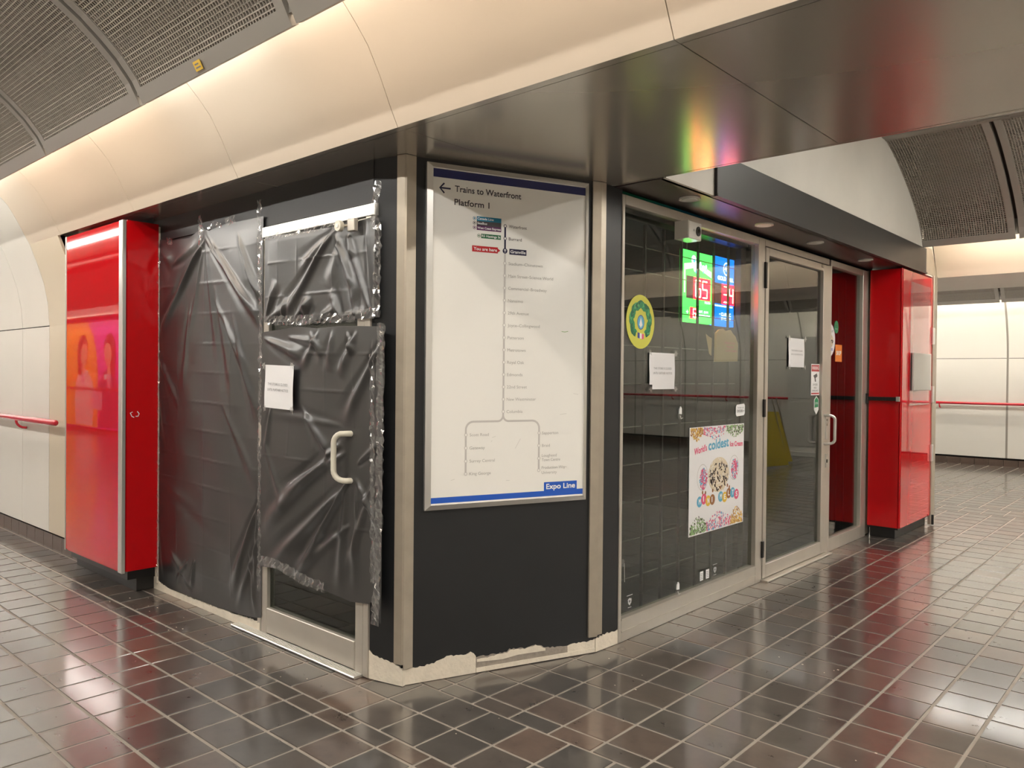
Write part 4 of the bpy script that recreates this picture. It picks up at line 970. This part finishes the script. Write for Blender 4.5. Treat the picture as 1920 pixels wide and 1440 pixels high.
def tape(parent, pts, wd, c, seed=1):
    """crinkled clear tape along pts"""
    random.seed(seed); n = 26; path = []
    L = [0]
    for a, b in zip(pts, pts[1:]): L.append(L[-1]+math.hypot(b[0]-a[0], b[1]-a[1]))
    n = max(6, int(L[-1]/.018)); P = []
    for i in range(n+1):
        d = L[-1]*i/n; k = 0
        while k < len(pts)-2 and L[k+1] < d: k += 1
        tt = (d-L[k])/(L[k+1]-L[k]); a, b = pts[k], pts[k+1]; x, z = a[0]+(b[0]-a[0])*tt, a[1]+(b[1]-a[1])*tt
        dx, dz = (b[0]-a[0]), (b[1]-a[1]); l = math.hypot(dx, dz); nx_, nz_ = -dz/l, dx/l
        for q in (-1, -.4, .3, 1):
            jx = random.uniform(-.004, .004); P.append((x+nx_*wd/2*q+jx, z+nz_*wd/2*q+jx, c+random.uniform(0, .013)))
    MB(FL).add(P, [(i*4+k, i*4+k+1, (i+1)*4+k+1, (i+1)*4+k) for i in range(n) for k in range(3)]).build('tape_strip', M['tape'], parent, fix=False)

LF = [((-4.76, 2.35), (-5.46, 1.69), 1.3, .035), ((-4.77, 2.33), (-5.12, 2.03), .7, .03), ((-4.74, 2.34), (-4.08, 1.79), 1.5, .030), ((-4.72, 2.36), (-4.12, 1.85), .8, .022), ((-4.34, 2.32), (-4.06, 1.89), 1.2, .03), ((-4.23, 2.15), (-4.06, 1.9), .8, .02),
      ((-4.63, 2.04), (-4.36, 1.3), .8, .04), ((-4.75, 2.29), (-4.59, 1.6), .6, .03), ((-4.78, 2.31), (-4.98, 1.7), .5, .03), ((-4.39, 1.84), (-4.12, 1.2), .7, .035), ((-5.42, 2.38), (-5.20, 2.22), 1, .04), ((-5.20, 2.22), (-4.85, 2.34), .8, .03),
      ((-5.46, 1.68), (-5.12, 1.28), .9, .035), ((-5.46, 1.66), (-5.30, 1.0), .8, .03), ((-4.49, 1.82), (-4.07, 1.23), 1.0, .035), ((-4.63, 1.96), (-4.07, 1.38), .5, .03), ((-4.5, 1.3), (-4.08, .80), .8, .04), ((-5.2, .30), (-4.9, .12), 1, .03), ((-4.96, .28), (-5.11, .12), .9, .02), ((-4.86, .30), (-4.90, .12), .8, .018),
      ((-4.06, .80), (-4.41, .21), 1.0, .03), ((-4.07, .58), (-4.34, .1), .9, .025), ((-4.08, .9), (-4.15, .15), .7, .025), ((-5.36, .77), (-4.5, .52), .3, .05), ((-4.95, 2.0), (-5.05, 1.4), .4, .03), ((-4.2, .45), (-4.12, .1), .8, .02), ((-5.4, .5), (-5.3, .1), .6, .03), ((-5.48, 1.2), (-5.36, .95), .6, .02)]
LC = [((-5.40, z+.02), (-4.10, z-.01), random.uniform(.6, 1)) for z in (2.26, 2.06, 1.87, 1.68, 1.50, 1.31, 1.13, .95, .78, .59, .40, .22)] + [((-4.77, 2.27), (-4.76, .1), .5), ((-5.13, 2.27), (-5.13, .15), .4), ((-4.43, 2.24), (-4.42, .15), .5)]
s1 = sheet('plastic_sheet', 'large crumpled black plastic sheet between the left red column and the covered door', -5.40, -4.062, [(-5.49, 2.36), (-5.40, 2.41), (-5.2, 2.385), (-4.98, 2.375), (-4.8, 2.42), (-4.70, 2.39), (-4.5, 2.41), (-4.2, 2.40), (-4.03, 2.40)],
           [(-5.49, .05), (-5.2, .045), (-4.96, .055), (-4.6, .05), (-4.28, .065), (-4.12, .085), (-4.05, .10), (-4.03, .12)], LF, LC, 210, 300, .002, 5)
UF = [((-3.35, 2.24), (-3.83, 1.8), 1.2, .03), ((-3.34, 2.20), (-3.17, 1.88), 1.4, .028), ((-3.39, 2.22), (-3.67, 2.05), .6, .03), ((-3.24, 2.2), (-3.21, 2.08), 1.3, .022), ((-4.01, 1.8), (-3.71, 1.90), 1, .03), ((-3.72, 1.79), (-3.56, 1.9), 1, .03), ((-3.30, 1.79), (-3.09, 1.80), 1.2, .02), ((-3.30, 1.78), (-3.38, 1.93), 1, .025),
      ((-3.48, 1.80), (-3.32, 1.83), 1.6, .03), ((-4.01, 1.81), (-3.90, 2.01), .9, .025), ((-3.04, 1.77), (-3.24, 2.17), .8, .02), ((-3.1, 2.25), (-3.04, 1.85), .7, .018), ((-3.62, 1.77), (-3.60, 1.9), .9, .025), ((-3.16, 1.78), (-3.20, 1.92), .9, .025), ((-3.85, 1.78), (-3.80, 1.92), .8, .02), ((-3.30, 2.18), (-3.40, 1.95), .5, .04)]
UC = [((-3.99, 2.12), (-3.09, 2.10), 1), ((-4.01, 1.93), (-3.04, 1.92), 1), ((-3.70, 2.25), (-3.71, 1.79), .8), ((-3.36, 2.21), (-3.37, 1.81), .8), ((-3.89, 2.24), (-3.89, 1.8), .5), ((-3.11, 2.18), (-3.10, 1.79), .5)]
s2 = sheet('plastic_sheet', 'black plastic sheet over the upper part of the left door below the silver head rail', -4.025, -3.03, [(-4.03, 2.275), (-3.7, 2.262), (-3.45, 2.255), (-3.3, 2.25), (-3.03, 2.265)], [(-4.03, 1.79), (-3.77, 1.785), (-3.61, 1.765), (-3.48, 1.79), (-3.39, 1.765), (-3.16, 1.775), (-3.03, 1.77)], UF, UC, 150, 80, .014, 6)
OF = [((-3.22, .96), (-3.99, .38), 1.5, .035), ((-3.22, .97), (-3.67, .40), 1.3, .03), ((-3.24, .96), (-3.30, .40), .9, .03), ((-3.16, .98), (-2.96, .74), 1.1, .025), ((-3.15, 1.06), (-2.96, 1.18), 1.0, .02), ((-3.29, 1.24), (-4.0, 1.29), .4, .03), ((-3.29, 1.15), (-4.03, .62), 1.1, .04), ((-3.48, 1.72), (-3.63, 1.53), 1.0, .025), ((-3.16, 1.71), (-3.29, 1.5), 1.1, .03),
      ((-2.96, 1.66), (-3.25, 1.26), 1.2, .03), ((-4.02, 1.70), (-3.62, 1.59), 1.2, .03), ((-3.63, 1.32), (-3.31, 1.02), 1.2, .03), ((-3.94, 1.31), (-4.0, 1.05), .9, .025), ((-3.03, .99), (-3.24, .50), .8, .03), ((-3.03, 1.66), (-3.03, 1.30), .7, .02), ((-3.78, 1.70), (-3.48, 1.66), .8, .02), ((-3.20, .75), (-3.67, .44), 1.0, .03), ((-3.16, .96), (-3.17, .44), .7, .025), ((-3.36, 1.72), (-3.38, 1.52), .9, .03),
      ((-3.26, 1.10), (-3.9, .80), .8, .035), ((-3.05, 1.5), (-2.97, 1.2), .7, .02), ((-3.6, 1.28), (-3.5, 1.15), .9, .02), ((-3.56, 1.72), (-3.45, 1.60), .9, .022), ((-3.24, 1.71), (-3.18, 1.6), .9, .02), ((-4.03, 1.15), (-3.8, .75), .8, .03)]
OC = [((-3.76, 1.61), (-2.95, 1.60), 1), ((-4.0, 1.42), (-2.95, 1.41), .9), ((-4.03, 1.04), (-3.38, 1.04), .9), ((-3.29, .73), (-2.97, .74), 1), ((-3.76, 1.68), (-3.77, 1.06), .5), ((-3.43, 1.64), (-3.43, .45), .5), ((-3.19, 1.64), (-3.18, 1.24), .5)]
s3 = sheet('plastic_sheet', 'long black plastic sheet hanging over the lower left door with the handle poking through', -4.04, -2.955, [(-4.04, 1.735), (-3.68, 1.755), (-3.5, 1.74), (-3.3, 1.745), (-2.95, 1.73)], [(-4.04, .40), (-3.85, .425), (-3.67, .40), (-3.47, .385), (-3.2, .365), (-3.05, .385), (-3.03, .40), (-2.95, .30)], OF, OC, 150, 190, .018, 8)
tape(s1, [(-4.075, 2.49), (-4.07, 2.0)], .04, .022, 2); tape(s1, [(-4.062, 2.0), (-4.066, 1.0), (-4.066, .25)], .03, .020, 3); tape(s1, [(-4.80, 2.50), (-4.785, 2.36), (-4.80, 2.30)], .05, .018, 4); tape(s1, [(-4.69, 2.40), (-4.60, 2.42), (-4.52, 2.40)], .035, .018, 5)
tape(s1, [(-4.47, 2.41), (-4.36, 2.42)], .05, .018, 6); tape(s1, [(-5.385, 2.40), (-5.38, 1.0), (-5.385, .1)], .025, .016, 9); tape(s1, [(-5.26, 2.39), (-5.18, 2.37)], .04, .018, 12)
tape(s2, [(-3.0, 2.43), (-3.04, 2.28), (-3.00, 2.20), (-3.01, 1.78)], .055, .020, 7); tape(s2, [(-4.0, 2.27), (-3.6, 2.26), (-3.2, 2.26)], .035, .030, 8); tape(s2, [(-4.01, 1.80), (-3.6, 1.786), (-3.2, 1.786), (-2.97, 1.80)], .050, .034, 10)
tape(s3, [(-2.955, 1.745), (-2.955, 1.25), (-2.965, .72), (-2.985, .30)], .055, .034, 11); tape(s3, [(-4.02, .44), (-3.85, .45), (-3.6, .41), (-3.4, .40)], .055, .034, 13); tape(s3, [(-3.02, 1.6), (-3.0, .5)], .03, .036, 14)
FN = (FL[0]+FL[3]*.045, FL[1], Z, FL[3])
notice(FN, -3.968, -3.686, 1.308, 1.546, 'white closed-store notice taped on the black plastic over the left door', .03)

# ------------------------------------------------------------------ handrails
def rail(name, label, xa, xb, c, sg, z=1.09, wall=2.83, caps=True, seed=0):
    y = c+sg*(wall-.085)
    t = thing(name, label, 'handrail', ((xa+xb)/2, y, z), 'red wall handrails')
    MB().tube([(xa, y, z), (xb-.02, y, z), (xb, y, z)], [.024, .024, .016], 14).build('rail', M['redrail'], t, smooth=True)
    x = xb-1.0; 
    while x > xa:
        pts = [(x, y, z-.02)] + [(x, y+sg*.075*(1-math.cos(k*math.pi/10)), z-.02-.07*math.sin(k*math.pi/10)) for k in range(1, 6)] + [(x, y+sg*.083, z-.09)]
        MB().tube(pts, .011, 8).build('bracket', M['redrail'], t, smooth=True); x -= 1.33
    return t
h = rail('handrail', 'red tubular handrail on the white wall at the far left', -14, -6.88, C1, 1)
h = rail('handrail', 'long red handrail along the far white wall beyond the right column', -6.5, 1.25, C3, 1)
h = rail('handrail', 'red handrail on the wall opposite, seen as a line in the left red glass', -24, -12, C1, -1)
h = rail('handrail', 'red handrail on the far right wall, seen reflected in the left shop pane', 2.4, 7.9, C3, 1)
rail('handrail', 'stretch of red handrail beyond the white cabinet, seen reflected in the door glass', 1.3, 2.38, C3, 1)

# ------------------------------------------------------------------ things seen by reflection
wc = thing('white_cabinet', 'tall white service cabinet by the far wall, reflected in the right door glass', 'cabinet', (1.0, 15.3, 0))
MB().box(.55, 1.22, 14.95, 15.70, .09, 2.30).build('body', M['white'], wc); MB().box(.50, 1.30, 14.88, 15.74, .008, .09).build('base', M['white'], wc)
MB((Vector((0, 14.95, 0)), Vector((-1, 0, 0)), Z, Vector((0, -1, 0)))).cham(-1.18, -.60, .2, 1.05, 0, .01, .003).build('lower_door', M['white'], wc)
MB((Vector((0, 14.95, 0)), Vector((-1, 0, 0)), Z, Vector((0, -1, 0)))).cham(-1.18, -.60, 1.12, 2.2, 0, .01, .003).build('upper_door', M['white'], wc)
yb = thing('folding_barrier', 'yellow folding floor barrier standing in the corridor, reflected in the right door glass', 'barrier', (.6, 13.1, 0))
for y0, x0 in ((12.75, .42), (13.35, .60)):
    MB().add([(x0+.02, y0-.55, .06), (x0-.02, y0+.30, .03), (x0+.25, y0+.30, .90), (x0+.29, y0-.50, .93), (x0+.035, y0-.55, .06), (x0-.005, y0+.30, .03), (x0+.265, y0+.30, .90), (x0+.305, y0-.50, .93)],
             [(3, 2, 1, 0), (4, 5, 6, 7), (0, 1, 5, 4), (1, 2, 6, 5), (2, 3, 7, 6), (3, 0, 4, 7)]).build('vinyl_panel', M['yellow'], yb)
    MB().tube([(x0, y0+.31, .008), (x0+.30, y0+.31, 1.15)], .012, 8).tube([(x0+.03, y0-.56, .008), (x0+.33, y0-.52, 1.15)], .012, 8).build('frame_tube', M['alu_worn'], yb)
# large advert on the opposite wall (seen in the left red glass)
AD = (Vector((0, -3.30, 0)), Vector((-1, 0, 0)), Z, Vector((0, 1, 0)))
ad = thing('wall_advert', 'large orange and magenta advert with two smiling people, reflected in the left red glass', 'advert', (-21, -3.33, .1), None)
M['ad_or'] = mat('advert_orange', (.85, .38, .02), .4); M['ad_mg'] = mat('advert_magenta', (.70, .06, .42), .4); M['ad_vi'] = mat('advert_violet', (.35, .05, .45), .4)
M['ad_skin'] = mat('advert_skin', (.70, .36, .22), .5); M['ad_hair'] = mat('advert_hair', (.05, .02, .015), .5); M['ad_coat'] = mat('advert_coat', (.62, .50, .46), .5); M['ad_jkt'] = mat('advert_jacket', (.16, .04, .12), .5); M['ad_paper'] = mat('advert_paper', (.45, .30, .42), .5)
# here a runs along -X
MB(AD).box(18.2, 23.6, .10, 2.84, -.04, 0).build('backing', M['ad_mg'], ad)
arch = [(20.68, .12), (20.70, 1.5), (20.85, 2.1), (21.15, 2.6), (21.40, 2.82)]
MB(AD).poly([(23.55, .12), (20.68, .12), (20.66, 1.5), (20.75, 2.0), (20.95, 2.4), (21.35, 2.80), (23.55, 2.80)], .002).build('orange_arch', M['ad_or'], ad)
def fig(s, cx, m_hair, m_coat, side):
    P = lambda L: [(cx+side*a, b) for a, b in L]
    MB(AD).poly(P([(-.50, .15), (.62, .15), (.70, .9), (.62, 1.25), (.30, 1.52), (.10, 1.60), (-.25, 1.50), (-.48, 1.25), (-.56, .8)]), .004).build('coat', M[m_coat], ad)
    MB(AD).poly(P([(-.14, 1.45), (.14, 1.45), (.04, .95), (-.02, .95)]), .006).build('shirt', M['ad_paper'], ad)
    MB(AD).poly(P([(-.14, 1.45), (.10, 1.45), (.12, 1.75), (-.12, 1.75)]), .0065).build('neck', M['ad_skin'], ad)
    MB(AD).poly(P([(-.34, 1.45), (-.38, 1.9), (-.34, 2.25), (-.15, 2.44), (.10, 2.44), (.30, 2.25), (.32, 1.95), (.22, 1.9), (-.10, 1.62), (-.12, 1.42)]), .0075).build('hair', M[m_hair], ad)
    MB(AD).poly(P([(-.14, 1.78), (.02, 1.62), (.16, 1.66), (.27, 1.82), (.30, 2.0), (.24, 2.2), (.02, 2.22), (-.14, 2.05)]), .0085).build('face', M['ad_skin'], ad)
    MB(AD).disc(cx+side*.10, 1.985, .028, .012, .0095, 10).disc(cx+side*.23, 1.985, .022, .012, .0095, 10).strip(P([(.08, 1.78), (.15, 1.755), (.23, 1.785)]), .016, .0095).strip(P([(.05, 2.03), (.14, 2.04)]), .012, .0095).build('features', M['ad_hair'], ad)
    MB(AD).poly(P([(.02, .75), (.50, .70), (.52, .82), (.05, .90)]), .0087).build('forearm', M[m_coat], ad); MB(AD).disc(cx+side*.56, .76, .08, .06, .0095, 14).build('hand', M['ad_skin'], ad)
fig(1, 21.62, 'ad_hair', 'ad_coat', -1); fig(2, 19.95, 'ad_hair', 'ad_jkt', 1)
MB(AD).poly([(20.35, .55), (21.0, .60), (21.0, 1.05), (20.35, 1.0)], .0105).build('held_paper', M['ad_paper'], ad); MB(AD).quad(20.08, 20.22, 1.32, 1.45, .011).build('name_badge', M['white_print'], ad)
MB().box(-26, -18, -3.34, -3.02, 2.86, 3.02).build('trim_light_ledge', M['cream'], wall_behind)

# ------------------------------------------------------------------ small things
yt = MB(); px = thing('yellow_tag', 'small yellow tag stuck on the ceiling mesh frame at upper left', 'tag', (-3.28, 1.62, 2.79))
FT = (Vector((-3.28, C1+2.140, 2.826)), Vector((1, 0, 0)), Vector((0, -.479, .878)), Vector((0, -.878, -.479)))
MB(FT).box(-.03, .03, -.02, .02, .004, .006).build('sticker', M['pyel'], px); MB(FT).quad(-.02, .02, -.010, -.004, .0065).quad(-.02, .012, .004, .010, .0065).build('print', M['print'], px, kind='stuff')
random.seed(21); mb = MB()
for i in range(40):
    c_ = random.choice(((-2.5, 2.35), (-2.2, 3.1), (-3.6, 2.2), (-5.2, 2.2), (-1.6, 4.0), (-2.3, 3.4), (-1.0, 3.2), (-4.6, 2.1)))
    x, y = c_[0]+random.gauss(0, .18), c_[1]+random.gauss(0, .10)
    if y > 2.3 and x < -2.4 - .0: continue
    r = random.uniform(.002, .006); mb.box(x, x+r*1.6, y, y+r, TH, TH+.0015)
mb.build('plaster_crumbs', M['peel'], label='white plaster crumbs scattered on the dark tiles by the shop corner', cat='debris', kind='stuff')
bpy.context.view_layer.update()
